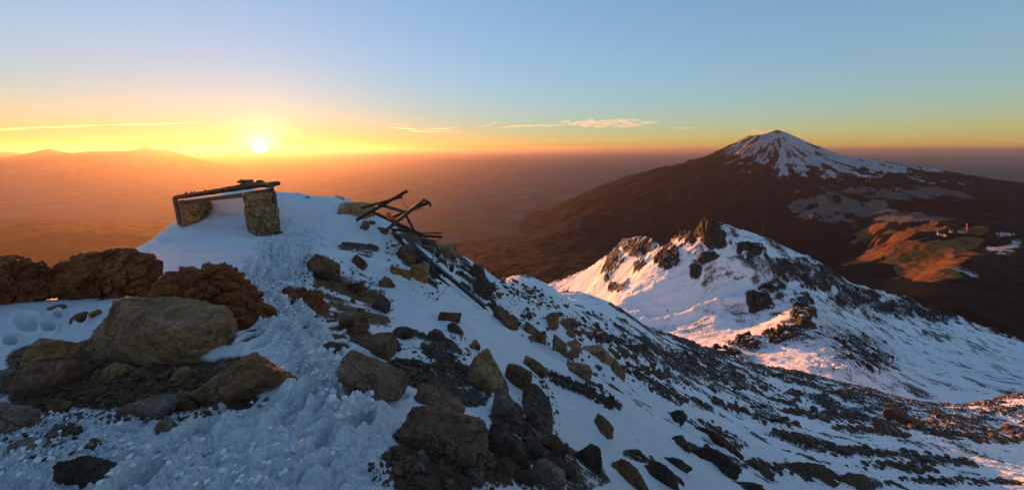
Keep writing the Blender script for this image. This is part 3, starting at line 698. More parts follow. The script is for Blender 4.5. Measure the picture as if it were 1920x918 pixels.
H((150, 630, 205, 680), 'red', 122, 'slanting dull slab between the perched stone and the largest boulder', 9, .05, .6, (2.2, 1, .8), 4, 3.5)
H((447, 524, 466, 536), 'brown', 123, 'small brown stone alone on the upper snow path', 12, .05, 0, (1.3, 1, 1), 4)
# middle bank
H((668, 624, 741, 676), 'brown', 131, 'brown wedge block with a flat front at the end of a snow tongue', 8, .03, -.2, (1.4, 1, 1), 5, bx=.65)
H((628, 656, 762, 745), 'red', 132, 'rusty slab sloping down right from the path edge', 9, .05, .45, (2.3, 1, 1), 5, deep=.8, bx=.7)
H((724, 632, 752, 664), 'dark', 133, 'small dark rounded stone right of the brown wedge block', 14, .05, 0, (1, 1, 1), 4)
H((872, 650, 956, 740), 'tan', 134, 'tall rounded grey brown boulder standing in the middle snow', 15, .045, .1, (1, 1, 1.15), 6)
H((940, 672, 998, 735), 'brown', 135, 'dark brown boulder leaning behind the tall rounded one', 12, .05, .2, (1, 1, 1.1), 5)
H((772, 716, 872, 772), 'red', 136, 'purple red stone behind the large banded slab', 11, .05, .35, (1.8, 1, 1), 5)
H((718, 752, 920, 858), 'red', 137, 'large reddish banded slab with a sharp right end', 10, .05, .12, (2.1, 1, 1), 6, deep=.7, bx=.68)
H((918, 728, 968, 790), 'grey', 138, 'cracked grey stone below the tall rounded boulder', 12, .05, .3, (1, 1, 1), 5)
H((908, 790, 990, 870), 'dark', 139, 'dark angular block right of the large banded slab', 10, .05, .2, (1.2, 1, 1), 5)
H((868, 868, 910, 912), 'grey', 140, 'tilted grey stone in the gravel under the large banded slab', 11, .06, .8, (1.5, 1, 1), 5)
H((990, 858, 1062, 918), 'grey', 141, 'grey striped stone at the bottom edge right of the gravel', 10, .06, .4, (1.5, 1, 1), 5)
H((1135, 850, 1215, 935), 'brown', 142, 'pointed brown boulder at the bottom edge of the middle', 9, .05, .45, (1.1, 1, 1.2), 5)
H((1066, 830, 1128, 876), 'dark', 143, 'dark block uphill from the pointed brown boulder', 11, .06, 0, (1.3, 1, 1), 5)
H((1195, 862, 1272, 905), 'dark', 144, 'flat dark rock right of the pointed brown boulder', 11, .06, .25, (2, 1, 1), 5)
H((1012, 812, 1062, 850), 'brown', 145, 'brown block beside the steep dark bank', 12, .06, .2, (1.2, 1, 1), 5)
H((800, 616, 838, 640), 'dark', 146, 'dark stone at the upper end of the dark patch in the middle snow', 11, .05, .3, (1.5, 1, 1), 4)
H((874, 638, 902, 658), 'brown', 147, 'small brown stone on snow above the tall rounded boulder', 14, .05, 0, (1.3, 1, 1), 4)
H((822, 576, 866, 610), 'brown', 148, 'brown rounded rock on the slope below the long metal beams', 12, .05, .2, (1.1, 1, 1), 5)
H((838, 600, 872, 630), 'dark', 149, 'dark rock below the brown rounded rock on the open slope', 12, .05, .6, (1.3, 1, 1), 4)
# upper bank around the wreckage
H((640, 376, 698, 412), 'tan', 151, 'tan squared block lying against the crossed beams', 9, .03, .15, (1.5, 1, 1), 5, 14.2, bx=.65)
H((672, 414, 692, 434), 'brown', 152, 'small brown stone below the tan squared block', 13, .05, 0, (1, 1, 1), 4)
H((690, 413, 703, 425), 'dark', 153, 'tiny dark stone behind the small brown stone', 13, .05, 0, (1, 1, 1), 3)
H((696, 424, 730, 440), 'brown', 154, 'flat brown stone at the foot of the crossed beams', 13, .05, .2, (1.6, 1, 1), 4)
H((732, 492, 774, 534), 'ochre', 155, 'ochre boulder uphill of its twin beside the long beams', 12, .05, .35, (1.3, 1, 1), 5)
H((768, 494, 803, 538), 'ochre', 156, 'mossy yellow boulder touching the long metal beams', 14, .05, .1, (1, 1, 1.1), 5)
H((812, 452, 858, 500), 'tan', 157, 'large grey tan boulder on the skyline right of the wreckage', 10, .04, .3, (1.1, 1, 1), 5, 15.5)
H((744, 420, 800, 462), 'brown', 158, 'brown boulder on the skyline under the two pointing beams', 12, .06, .2, (1.4, 1, 1), 5, 14.8)
H((786, 446, 826, 480), 'dark', 159, 'dark rock between the beams and the large grey tan boulder', 12, .06, .3, (1.2, 1, 1), 5, 14.6)
H((742, 456, 782, 496), 'brown', 160, 'crumbly brown rock left of the long metal beams', 14, .08, .3, (1.1, 1, 1), 5)
H((652, 474, 692, 508), 'brown', 161, 'brown rock on the snow uphill from the bare dirt patch', 11, .05, .4, (1.3, 1, 1), 5)
H((580, 472, 634, 530), 'brown', 162, 'brown outcrop at the top end of the bare dirt patch', 12, .06, .4, (1.2, 1, 1), 5)
H((656, 524, 682, 552), 'brown', 163, 'upright brown stone at the right rim of the bare dirt patch', 9, .04, 0, (1, 1, 1.1), 4)
H((696, 552, 730, 588), 'dark', 164, 'dark knob at the lower right rim of the bare dirt patch', 12, .06, .1, (1, 1, 1.1), 4)
H((709, 518, 741, 546), 'brown', 165, 'ragged brown rock alone on the snow left of the yellow boulder', 13, .08, .3, (1.2, 1, 1), 4)
H((640, 586, 690, 628), 'brown', 166, 'rounded brown boulder at the foot of the bare dirt patch', 14, .05, .1, (1.2, 1, 1), 5)
H((722, 606, 774, 640), 'dark', 167, 'dark low rock in snow right of the bare dirt patch foot', 11, .06, .3, (1.5, 1, 1), 4)
H((606, 636, 640, 660), 'brown', 168, 'brown cobble beside the snow tongue at the path edge', 13, .05, .1, (1.2, 1, 1), 4)
H((624, 368, 650, 380), 'brown', 169, 'low brown stone on the summit snow skyline', 12, .06, .2, (2, 1, 1), 4, 16.6)
# right flank
H((870, 490, 912, 528), 'brown', 171, 'brown rock heap just below the lower end of the skyline boulder',  14, .12, .2, (1.1, 1, 1), 5)
H((880, 516, 930, 560), 'dark', 172, 'dark craggy rock beside the lower tips of the long beams',  14, .12, .3, (1.1, 1, 1), 5)
H((918, 570, 974, 618), 'brown', 173, 'long dark rock pointing down the slope below the beams', 10, .05, .7, (2.2, 1, .9), 5)
H((978, 600, 1014, 632), 'brown', 174, 'dark upper stone of the stacked rocks on the right slope', 12, .06, .1, (1, 1, 1), 5)
H((990, 616, 1024, 650), 'brown', 175, 'squarish stone at the foot of the stacked rocks', 10, .04, 0, (1, 1, 1.1), 5)
H((1012, 582, 1050, 622), 'brown', 176, 'rounded brown rock topping the stacked rocks on the right slope', 15, .05, 0, (1, 1, 1.1), 5)
H((1034, 618, 1064, 668), 'red', 177, 'upright narrow brown pillar rock beside the stacked rocks', 9, .04, .1, (1, 1, 1.6), 5)
H((1090, 646, 1150, 684), 'tan', 178, 'pale faced boulder with a dark brown rim on the right slope', 12, .05, .3, (1.5, 1, 1), 5)
H((1062, 680, 1108, 708), 'red', 179, 'brown squared block sitting alone on a drift', 7, .025, .05, (1.4, 1, 1), 5, bx=.62)
H((1124, 672, 1176, 706), 'brown', 180, 'dark brown rock below the pale faced boulder', 12, .06, .3, (1.4, 1, 1), 5)
H((976, 668, 1030, 704), 'brown', 181, 'flat brown stone with a tapering tail in the drift', 11, .05, .4, (2, 1, 1), 5)
H((1102, 776, 1150, 820), 'brown', 182, 'brown stone with a snow collar alone on the lower drift', 9, .05, .3, (1.1, 1, 1), 5)
H((1246, 766, 1288, 800), 'dark', 183, 'dark brown block standing on the smooth lower drift',  14, .12, 0, (1.2, 1, 1), 5)
H((1258, 811, 1292, 842), 'dark', 184, 'small dark pyramid stone on the lower drift',  14, .12, 0, (1.1, 1, 1.1), 4)
H((1302, 792, 1392, 842), 'dark', 185, 'long dark rock sloping down right on the lower drift',  14, .12, .45, (2.6, 1, 1), 5)
H((1290, 832, 1384, 880), 'dark', 186, 'broken dark outcrop below the long dark rock',  14, .12, .3, (2.2, 1, 1), 5)
H((1270, 634, 1284, 646), 'dark', 187, 'dark stone breaking the slope skyline under the lit snow basin', 10, .06, 0, (1, 1, 1), 4)
H((1408, 750, 1470, 792), 'capped', 188, 'arched dark rock with snow against its left side',  14, .12, .2, (1.4, 1, 1), 5)
H((1654, 756, 1738, 800), 'dark', 189, 'large dark humped rock half covered in snow far down the slope',  14, .12, .1, (1.7, 1, 1), 5)
H((1882, 788, 1934, 818), 'capped', 190, 'dark rock with a snow wedge at the right edge',  14, .12, .2, (1.4, 1, 1), 5)
H((1462, 858, 1572, 898), 'dark', 191, 'long dark ledge with a peak near the bottom right',  14, .12, .2, (2.6, 1, 1), 5)
H((1645, 893, 1705, 930), 'dark', 192, 'dark triangular rock at the bottom edge on the right',  14, .12, 0, (1.4, 1, 1), 5)
H((1560, 886, 1640, 915), 'dark', 193, 'flat broken dark ledge between two dark outcrops at the bottom right',  14, .12, .2, (2.4, 1, 1), 4)
H((1350, 896, 1430, 925), 'dark', 194, 'low dark rounded slab at the bottom edge of the right slope',  14, .12, 0, (2.2, 1, 1), 4)
H((1742, 805, 1775, 820), 'dark', 195, 'small dark pyramid on the flat snow at the far right',  14, .12, 0, (1.6, 1, 1), 4)
H((1236, 855, 1300, 880), 'dark', 196, 'low dark rock uphill from the broken dark outcrop',  14, .12, .2, (2.2, 1, 1), 4)
H((1384, 862, 1450, 886), 'dark', 197, 'rounded dark rock at the left foot of the long peaked ledge',  14, .12, 0, (2, 1, 1), 4)

# shared shapes for the many smaller stones
rng = np.random.RandomState(5)
SHAPES = []
for k in range(14):
    V, T = boulder(300+k, 3, 11, .07, 22., (rng.uniform(1, 1.5), 1, rng.uniform(.6, 1))); SHAPES.append((V, T))
SHMESH = {}
def shape_mesh(k, style):
    if (k, style) not in SHMESH:
        me = mesh_np('rock', SHAPES[k][0], SHAPES[k][1]); me.materials.append(MAT[style]); SHMESH[(k, style)] = me
    return SHMESH[(k, style)]
ORD = ['largest', 'second largest', 'third largest', 'fourth largest', 'fifth largest', 'sixth largest']
WORD = dict(brown='brown', dark='blackish', red='reddish', grey='grey', tan='tan', ochre='ochre', clinker='rusty')
def scatter(cx, cy, rx, ry, shear, count, pmin, pmax, styles, noun, where, group, ymin=0):
    """separate stones of one neighbourhood; the biggest of each colour are told apart by size"""
    got = []; tries = 0
    while len(got) < count and tries < count*40:
        tries += 1
        a = rng.uniform(0, 2*math.pi); q = math.sqrt(rng.uniform()); px = cx + rx*q*math.cos(a); py = cy + ry*q*math.sin(a) + shear*(px-cx)
        if any(b[0]-2 < px < b[2]+2 and b[1]-2 < py < b[3]+1 for b in USED): continue
        Y = hit(px, py, ymin)
        pz = pmin + (pmax-pmin)*rng.uniform()**2; sz = pz/F*Y; k = rng.randint(len(SHAPES)); st = styles[rng.randint(len(styles))]
        o = bpy.data.objects.new('rock', shape_mesh(k, st)); COL.objects.link(o)
        x = (px-CX)/F*Y; o.location = (x, Y + sz*.2, ground_z(x, Y) + sz*.1)
        o.rotation_euler = (rng.uniform(-.4, .4), rng.uniform(-.4, .6), rng.uniform(0, 6.28)); o.scale = (sz*rng.uniform(.9, 1.4), sz*rng.uniform(.8, 1.2), sz*rng.uniform(.4, .8))
        USED.append((px-pz*.3, py-pz*.3, px+pz*.3, py+pz*.3)); got.append((pz*o.scale.x*o.scale.z/sz/sz, st, o))
    seen = {}
    for _, st, o in sorted(got, key=lambda g: -g[0]):
        r = seen.get(st, 0); seen[st] = r+1
        tagit(o, (ORD[r] + ' ' if r < len(ORD) else 'small ') + WORD[st] + ' ' + noun + ' ' + where, 'rock', group)
for z in [
 (250, 735, 190, 40, 0, 26, 9, 26, ['brown', 'tan', 'grey', 'red'], 'stone', 'in the rubble bank under the largest tan boulder', 'stones in the rubble bank'),
 (60, 790, 70, 60, .3, 8, 9, 22, ['grey', 'brown'], 'stone', 'between the boulders at the left edge', 'stones at the left edge'),
 (200, 552, 110, 10, 0, 5, 6, 14, ['brown', 'clinker'], 'cinder stone', 'at the foot of the rust brown mounds', 'cinder stones below the mounds'),
 (820, 880, 110, 34, 0, 24, 8, 24, ['grey', 'brown', 'red'], 'stone', 'on dark gravel below the large banded slab', 'stones on the dark gravel'),
 (980, 850, 90, 60, .3, 22, 14, 38, ['dark', 'brown', 'grey'], 'stone', 'in the jumble right of the large banded slab', 'rock jumble at the bottom middle'),
 (800, 690, 70, 30, .2, 12, 8, 24, ['brown', 'dark'], 'rock', 'in the dark bank left of the tall rounded boulder', 'rocks in the dark bank'),
 (650, 570, 70, 60, .3, 14, 5, 18, ['brown', 'ochre'], 'stone', 'on the bare dirt patch beside the path', 'stones on the bare dirt patch'),
 (790, 470, 60, 40, .7, 18, 7, 20, ['brown', 'dark'], 'rock', 'in the rocky rib under the metal wreckage', 'rocks under the wreckage'),
 (900, 530, 36, 26, .6, 20, 9, 22, ['brown', 'dark'], 'rock', 'in the craggy heap right of the long beams', 'craggy heap right of the beams'),
 (1070, 640, 110, 36, .45, 34, 9, 30, ['brown', 'dark', 'red'], 'rock', 'in the boulder band below the slope skyline', 'boulder band on the right slope'),
 (1010, 560, 60, 14, .4, 12, 6, 14, ['brown', 'dark'], 'rock', 'near the upper skyline of the right slope', 'upper skyline rocks'),
 (1250, 690, 130, 26, .35, 34, 6, 17, ['dark', 'brown'], 'rock', 'on the stony slope below the lit snow basin', 'stony slope rocks'),
 (1480, 770, 160, 30, .2, 24, 6, 16, ['dark'], 'rock', 'among the dark bands of the lower right slope', 'lower right slope rocks')]:
    scatter(*z)

def merged(name, P, S, rot, mat, label, base=2, kind='stuff', flat=.7):
    """thousands of tiny stones in one mesh"""
    sh = [boulder(500+k, base, 9, .08, 20., (1.2, 1, .8)) for k in range(6)]
    VV, TT, off = [], [], 0
    for i in range(len(P)):
        V, T = sh[i % 6]; c, s_ = math.cos(rot[i]), math.sin(rot[i])
        W = V*S[i]*np.array([1, 1, flat]); W = np.stack([W[:, 0]*c-W[:, 1]*s_, W[:, 0]*s_+W[:, 1]*c, W[:, 2]], 1) + P[i]
        VV.append(W); TT.append(T+off); off += len(V)
    o = link_mesh(name, mesh_np(name, np.concatenate(VV), np.concatenate(TT)), mat); o['kind'] = kind; o['label'] = label
    return o
def cast(zones, ymax=400):
    zones = list(zones)
    P, S, Rt = [], [], []
    for cx, cy, rx, ry, sh, n, a, b in zones:
        for _ in range(n):
            t = rng.uniform(0, 2*math.pi); q = math.sqrt(rng.uniform()); px = cx + rx*q*math.cos(t); py = cy + ry*q*math.sin(t) + sh*(px-cx)
            Y = hit(px, py)
            if Y > ymax: continue
            sz = (a + (b-a)*rng.uniform()**3)/F*Y; x = (px-CX)/F*Y; P.append((x, Y, ground_z(x, Y)+sz*.12)); S.append(sz); Rt.append(rng.uniform(0, 6.28))
    return P, S, Rt
merged('gravel', *cast([(250, 735, 230, 60, 0, 1500, 2, 9), (60, 790, 90, 70, .3, 300, 2, 9), (830, 885, 140, 50, 0, 900, 2, 9), (980, 850, 110, 70, .3, 500, 3, 12), (800, 690, 90, 40, .2, 350, 2, 8),
   (650, 560, 90, 75, .3, 900, 1.5, 6), (420, 690, 60, 60, 0, 200, 2, 8), (200, 553, 150, 12, 0, 200, 2, 6), (1010, 770, 40, 70, .8, 350, 2, 9), (780, 500, 60, 50, .7, 400, 2, 7), (850, 650, 50, 24, .3, 150, 2, 7)]),
   MAT['brown'], 'loose gravel and small stones between the boulders')
merged('scree', *cast([(1100, 640, 200, 60, .42, 500, 2.5, 9), (1300, 690, 200, 40, .3, 350, 2, 7), (1550, 750, 260, 30, .18, 250, 2, 6), (1800, 780, 180, 30, 0, 100, 2, 6), (1500, 850, 420, 60, .05, 60, 2, 8), (960, 540, 90, 24, .42, 300, 2, 8)] + [((b[0]+b[2])/2, (b[1]+b[3])/2, (b[2]-b[0])*.6, b[4]*1.7, (b[3]-b[1])/(b[2]-b[0]), 110, 2.5, 13) for b in BANDS]),
   MAT['dark'], 'dark scree strewn over the snowy right slope', 1)
SN = M('snow_clods'); SNOWM = SN.done(SNOW, .6, SN.bump(SN.noise(40, 6, .7), .02, .8), spec=.3)
merged('snow_clods', *cast([(560, 740, 130, 120, .2, 260, 2, 9), (300, 870, 330, 45, 0, 260, 2, 12), (120, 820, 120, 60, 0, 200, 3, 10), (520, 580, 50, 60, 0, 300, 2, 7), (560, 440, 70, 50, 0, 400, 1.5, 4), (640, 720, 60, 70, .6, 160, 3, 14)]),
   SNOWM, 'trampled lumps of frozen snow along the path', 3)

# wind-packed snow banked against the larger stones
def bank():
    go = bpy.data.objects['ground']; n = fbm(NX*1.3, NY*1.3, 3, 91)
    for x, y, w, h, d in COLLAR:
        if y < 3.6: continue
        j0, j1 = np.searchsorted(CU, [(x-1.8*w)/(y+.01), (x+1.8*w)/(y+.01)]); i0, i1 = np.searchsorted(CY, [y-1.6*max(w, d), y+1.6*max(w, d)])
        if j1 <= j0 or i1 <= i0: continue
        q = np.s_[i0:i1, j0:j1]; r = np.hypot((NX[q]-x)/(.62*w), (NY[q]-y)/(.62*d))
        NZ[q] += .16*h*np.exp(-(r/1.15)**2)*(.8+.9*n[q])*NS[q]
    co = np.stack([NX, NY, NZ], -1).astype(np.float32); go.data.vertices.foreach_set('co', co.ravel()); go.data.update()
bank()

# ------------------------------------------------------------------ ruin and wreckage
def vmesh(name, V, Fc, mat, parent=None):
    me = bpy.data.meshes.new(name); me.from_pydata([tuple(v) for v in V], [], Fc); me.update(); return link_mesh(name, me, mat, parent)
def prism_px(name, pts, Y, depth, mat, parent, org, yshift=None):
    """a solid whose front face has the given (px,py) outline at distance Y (or per-point distances) and real thickness"""
    n = len(pts); ys = yshift or [Y]*n
    fr = [Vector(at(p[0], p[1], y))-org for p, y in zip(pts, ys)]; bk = [v+Vector((0, depth, 0)) for v in fr]
    Fc = [tuple(range(n)), tuple(range(2*n-1, n-1, -1))] + [(i, i+n, (i+1) % n+n, (i+1) % n) for i in range(n)]
    o = vmesh(name, fr+bk, Fc, mat, parent)
    bm = bmesh.new(); bm.from_mesh(o.data); bmesh.ops.recalc_face_normals(bm, faces=bm.faces); bm.to_mesh(o.data); bm.free()
    return o
def roughen(o, cuts, amp, freq, seed, chunk=0.0):
    bm = bmesh.new(); bm.from_mesh(o.data); bmesh.ops.triangulate(bm, faces=bm.faces)
    for _ in range(cuts): bmesh.ops.subdivide_edges(bm, edges=bm.edges, cuts=1, use_grid_fill=True)
    bm.normal_update(); P = np.array([v.co[:] for v in bm.verts])
    d = fbm3(P*freq, 4, seed)*amp
    if chunk:
        f1, f2, i1 = wor3(P*4.2, seed); d = d + chunk*(np.minimum((f2-f1)/.18, 1)-.7) + chunk*(i1-.5)
    for v, q in zip(bm.verts, d): v.co += v.normal*float(q)
    bm.to_mesh(o.data); bm.free()
def masonry():
    m = M('rubble_masonry'); n1 = m.noise(3, 8, .7); n2 = m.noise(26, 7, .75); e = m.voro(5, 'DISTANCE_TO_EDGE')
    c = m.ramp(n1, [(.3, (.15, .08, .03)), (.5, (.33, .20, .085)), (.7, (.44, .30, .155))]); c = m.mix(m.rng(n2, .5, .65, 0, .6), c, (.07, .045, .025))
    c = m.mix(m.rng(e, .0, .03, .7, 0), c, (.05, .03, .018))
    return m.done(c, .9, m.bump(n2, .03, .9, m.bump(m.rng(e, 0, .06), .05, 1.0)), spec=.2)
def metal(name, c0, c1, rough=.6, met=.5):
    m = M(name); n1 = m.noise(7, 8, .7); return m.done(m.ramp(n1, [(.35, c0), (.62, c1)]), rough, m.bump(m.noise(50, 4, .6), .004, .5), metal=met)
MAS = masonry(); RUST = metal('rusty_steel', (.03, .022, .018), (.09, .045, .022)); STEEL = metal('weathered_steel', (.07, .055, .045), (.15, .10, .065), .65, .4)
GALV = metal('galvanised_steel', (.30, .31, .33), (.20, .19, .18), .4, .8); WOOD = metal('weathered_board', (.05, .03, .015), (.13, .08, .045), .85, 0)
def ruin():
    org = Vector(at(420, 432, 12.2)); r = bpy.data.objects.new('shelter_ruin', None); COL.objects.link(r); r.location = org
    tagit(r, 'half buried stone and metal shelter ruin on the snowy summit', 'ruin')
    P = prism_px('stone_pillar', [(453, 362), (499, 362), (509, 438), (497, 446), (482, 446), (464, 436)], 12.0, .5, MAS, r, org); roughen(P, 5, .02, 5, 3, .035); P['label'] = 'thick leaning stone pillar at the right end'
    W = prism_px('stone_wall', [(331, 377), (373, 374), (375, 410), (370, 420), (338, 424)], 12.7, .5, MAS, r, org); roughen(W, 5, .02, 5, 7, .03); W['label'] = 'block wall at the left end'
    B = prism_px('snow_bank', [(372, 379), (456, 369), (462, 420), (372, 425)], 13.4, .4, SNOWM, r, org); roughen(B, 4, .02, 3, 9); B['label'] = 'snow bank filling the shelter up to the lintel'  # drifted snow inside the shelter, built as an upright slab
    ro = prism_px('roof', [(323, 371), (326, 367), (410, 353), (455, 344), (503, 342), (506, 345), (506, 350), (455, 356), (400, 364), (330, 374)], 12.3, .55, RUST, r, org); roughen(ro, 4, .012, 6, 11)
    prism_px('lintel', [(338, 375), (400, 368), (455, 361), (500, 354), (500, 364), (455, 370), (400, 376), (340, 379)], 12.05, .14, WOOD, r, org)
    sl = prism_px('snow_strip', [(345, 374), (400, 367), (455, 360), (500, 352.5), (500, 354), (455, 361), (400, 368.6), (345, 375.4)], 12.03, .18, SNOWM, ro, org)
    prism_px('corner_post', [(322.5, 371), (327.5, 371), (337, 418), (333, 422)], 12.1, .08, STEEL, r, org)
    prism_px('front_rail', [(322, 372), (326, 367.5), (455, 346), (503, 343.5), (503, 345.5), (455, 349.5), (327, 371.5)], 12.02, .07, STEEL, r, org)
    e = prism_px('end_panel', [(499, 346), (507, 342), (515, 380), (500, 382)], 12.25, .12, WOOD, r, org); e['label'] = 'loose rusty panel hanging at the right end'
    for i, (x, y) in enumerate([(348, 363), (358, 361.5), (364, 361), (384, 358)]):
        prism_px('bolt', [(x-.7, y-3), (x+.7, y-3), (x+.7, y+3), (x-.7, y+3)], 12.3, .03, RUST, r, org)
    prism_px('rebar', [(505, 346.6), (515, 349.2), (515, 350.0), (505, 347.6)], 12.3, .02, RUST, r, org)
ruin()
for (x0, y0, x1, y1, sd, lb) in [(452, 336, 474, 348, 1, 'wider of the two rubble lumps lying on the ruin roof'), (478, 337, 495, 347, 2, 'smaller rubble lump on the ruin roof near its right end')]:
    V, T = boulder(700+sd, 4, 14, .12, 14); Yb = 12.6; me = mesh_np('rubble_lump', V*np.array([(x1-x0)/F*Yb, .5, (y1-y0)/F*Yb]), T); o = link_mesh('rubble_lump', me, MAT['brown'])
    o.location = at((x0+x1)/2, (y0+y1)/2, 12.85); tagit(o, lb, 'rubble')
for (x0, y0, x1, y1, sd, st, lb) in [(506, 423, 513, 430, 3, 'dark', 'dark fist sized stone at the foot of the stone pillar'), (514, 432, 528, 442, 4, 'brown', 'curled brown lump on snow right of the stone pillar foot'), (573, 368, 582, 374, 5, 'dark', 'tiny dark stone on the summit snow skyline')]:
    H((x0, y0, x1, y1), st, 700+sd, lb, 12, .06, 0, (1, 1, 1), 3, name='rock')

def beam(p, q, Yp, Yq, w, h, mat, label, prof='L', cat='metal beam', name='metal_beam', group='wrecked metal beams', ends=None):
    A = Vector(at(p[0], p[1], Yp)); B = Vector(at(q[0], q[1], Yq)); d = (B-A); Ln = d.length
    t = .012
    if prof == 'L': pr = [(0, 0), (w, 0), (w, t), (t, t), (t, h), (0, h)]
    elif prof == 'I': pr = [(0, 0), (w, 0), (w, t), (w/2+t/2, t), (w/2+t/2, h-t), (w, h-t), (w, h), (0, h), (0, h-t), (w/2-t/2, h-t), (w/2-t/2, t), (0, t)]
    elif prof == 'U': pr = [(0, 0), (w, 0), (w, h), (w-t, h), (w-t, t), (t, t), (t, h), (0, h)]
    else: pr = [(w*.5*math.cos(a)+w/2, h*.5*math.sin(a)+h/2) for a in np.linspace(0, 2*math.pi, 13)[:-1]]
    n = len(pr); V = [(x-w/2, y-h/2, 0) for x, y in pr] + [(x-w/2, y-h/2, Ln) for x, y in pr]
    Fc = [tuple(range(n-1, -1, -1)), tuple(range(n, 2*n))] + [(i, (i+1) % n, (i+1) % n+n, i+n) for i in range(n)]
    o = vmesh(name, V, Fc, mat); o.location = A; o.rotation_euler = d.to_track_quat('Z', 'Y').to_euler(); tagit(o, label, cat, group)
    if ends:
        e = vmesh('end_plate', [(x*ends[0], y*ends[1], z) for z in (Ln, Ln+.015) for x, y in ((-1, -1), (1, -1), (1, 1), (-1, 1))], [(3, 2, 1, 0), (4, 5, 6, 7), (0, 1, 5, 4), (1, 2, 6, 5), (2, 3, 7, 6), (3, 0, 4, 7)], mat, o)
    return o
beam((668, 413), (763, 358), 13.4, 13.6, .11, .11, RUST, 'longest raised beam pointing up right over the tan block', 'I', ends=(.07, .07))
beam((678, 390), (753, 369), 14.0, 13.9, .10, .09, RUST, 'thin beam crossing low behind the longest raised beam', 'U', ends=(.06, .05))
beam((704, 381), (764, 399), 13.8, 13.3, .08, .09, STEEL, 'short beam sloping down right between the two crosses', 'U')
beam((738, 407), (803, 380), 13.6, 13.2, .09, .10, RUST, 'beam ending in a curved hook at the top of the right cross', 'U')
beam((726, 430), (797, 373), 13.0, 13.2, .13, .12, STEEL, 'steep beam with a yellow tip in the right cross', 'I')
beam((760, 401), (775, 430), 13.3, 13.4, .08, .08, RUST, 'short prop dropping from the middle of the right cross', 'U')
beam((792, 437), (829, 436.5), 14.2, 13.6, .05, .05, RUST, 'upper of two short bars pointing right over the valley', 'L')
beam((796, 442), (828, 444), 14.2, 13.6, .07, .08, RUST, 'lower of two short bars pointing right over the valley', 'U')
beam((700, 398), (792, 441), 14.3, 14.2, .09, .09, RUST, 'dark beam lying behind the rocks under the crosses', 'U')
beam((735, 430), (770, 434), 13.4, 14.0, .09, .09, RUST, 'low dark beam lying at the base of the right cross', 'U')
beam((736, 436), (786, 492), 13.0, 12.4, .10, .08, STEEL, 'upper left long beam lying down the slope', 'U')
beam((784, 489), (840, 538), 12.3, 11.6, .13, .10, STEEL, 'middle beam lying in snow beside the longest sloping one', 'U')
beam((752, 437), (812, 495), 13.1, 12.0, .09, .09, GALV, 'bright edged beam running down from the pale plate', 'U')
beam((790, 476), (910, 575), 12.9, 11.2, .10, .09, STEEL, 'longest beam lying down the slope with its tip in snow', 'I')
beam((776, 480), (800, 502), 12.3, 12.1, .05, .05, GALV, 'short bright strip lying between the long sloping beams', 'L')
beam((726, 437), (751, 437), 13.0, 13.1, .16, .03, GALV, 'pale flat plate at the top end of the sloping beams', 'R')
bt = beam((767, 453), (816, 466), 13.4, 13.3, .05, .05, GALV, 'thin bent rail in front of the skyline boulder', 'R', 'rail', 'bent_rail')
b2_ = beam((816, 465), (812, 482), 13.3, 13.2, .05, .05, GALV, '', 'R'); b2_.name = 'bent_end'
for k in ('label', 'category', 'group'): del b2_[k]
mw = b2_.matrix_basis.copy()
bpy.context.view_layer.update(); b2_.parent = bt; b2_.matrix_parent_inverse = bt.matrix_world.inverted()
# curved hook of the beam end
def tube(name, pts, r, mat, parent=None):
    V, Fc = [], []; n = 8
    P = [Vector(p) for p in pts]
    for i, p in enumerate(P):
        d = (P[min(i+1, len(P)-1)]-P[max(i-1, 0)]).normalized(); a = d.orthogonal().normalized(); b = d.cross(a); rr = r[i] if isinstance(r, (list, tuple)) else r
        V += [p + (a*math.cos(2*math.pi*k/n) + b*math.sin(2*math.pi*k/n))*rr for k in range(n)]
    for i in range(len(P)-1):
        Fc += [(i*n+k, i*n+(k+1) % n, (i+1)*n+(k+1) % n, (i+1)*n+k) for k in range(n)]
    Fc += [tuple(range(n-1, -1, -1)), tuple(range((len(P)-1)*n, len(P)*n))]
    return vmesh(name, V, Fc, mat, parent)
hk = tube('curved_hook', [at(x, y, 13.15) for x, y in ((798, 377), (801, 376.5), (804, 379), (806.5, 383), (807.5, 388))], [.03, .05, .05, .045, .02], RUST)
hk.matrix_parent_inverse = Matrix.Identity(4)
hb = [o for o in bpy.data.objects if o.get('label', '').startswith('beam ending in a curved hook')][0]
bpy.context.view_layer.update(); hk.parent = hb; hk.matrix_parent_inverse = hb.matrix_world.inverted()
ytip = tube('painted_tip', [at(x, y, 13.1) for x, y in ((785, 380), (789, 377), (792, 373))], [.03, .05, .02], metal('yellow_paint', (.30, .22, .05), (.40, .30, .08), .6, 0))
yb = [o for o in bpy.data.objects if o.get('label', '').startswith('steep beam with a yellow')][0]
ytip.parent = yb; ytip.matrix_parent_inverse = yb.matrix_world.inverted()
# torn orange cloth caught in the beams
def cloth():
    m = M('orange_cloth'); mm = m.done((.85, .10, .02), .7)
    u = np.linspace(0, 1, 14); v = np.linspace(0, 1, 10); V = []
    for b in v:
        for a in u:
            x = 724 + 15*a + 5*b*math.sin(3*a); y = 399 + 12*b*(1-.5*a) + 10*a*a
            p = Vector(at(x, y, 13.0)); p.y += .10*math.sin(7*a+2*b) + .08*math.cos(9*b+a); V.append(p)
    n = len(u); Fc = [(j*n+i, j*n+i+1, (j+1)*n+i+1, (j+1)*n+i) for j in range(len(v)-1) for i in range(n-1)]
    V2 = [p+Vector((0, .02, 0)) for p in V]; k = len(V)
    Fc += [tuple(k+i for i in reversed(f)) for f in Fc]
    o = vmesh('torn_cloth', [p for p in V+V2], Fc, mm); tagit(o, 'bright orange torn cloth caught among the crossed beams', 'cloth')
cloth()

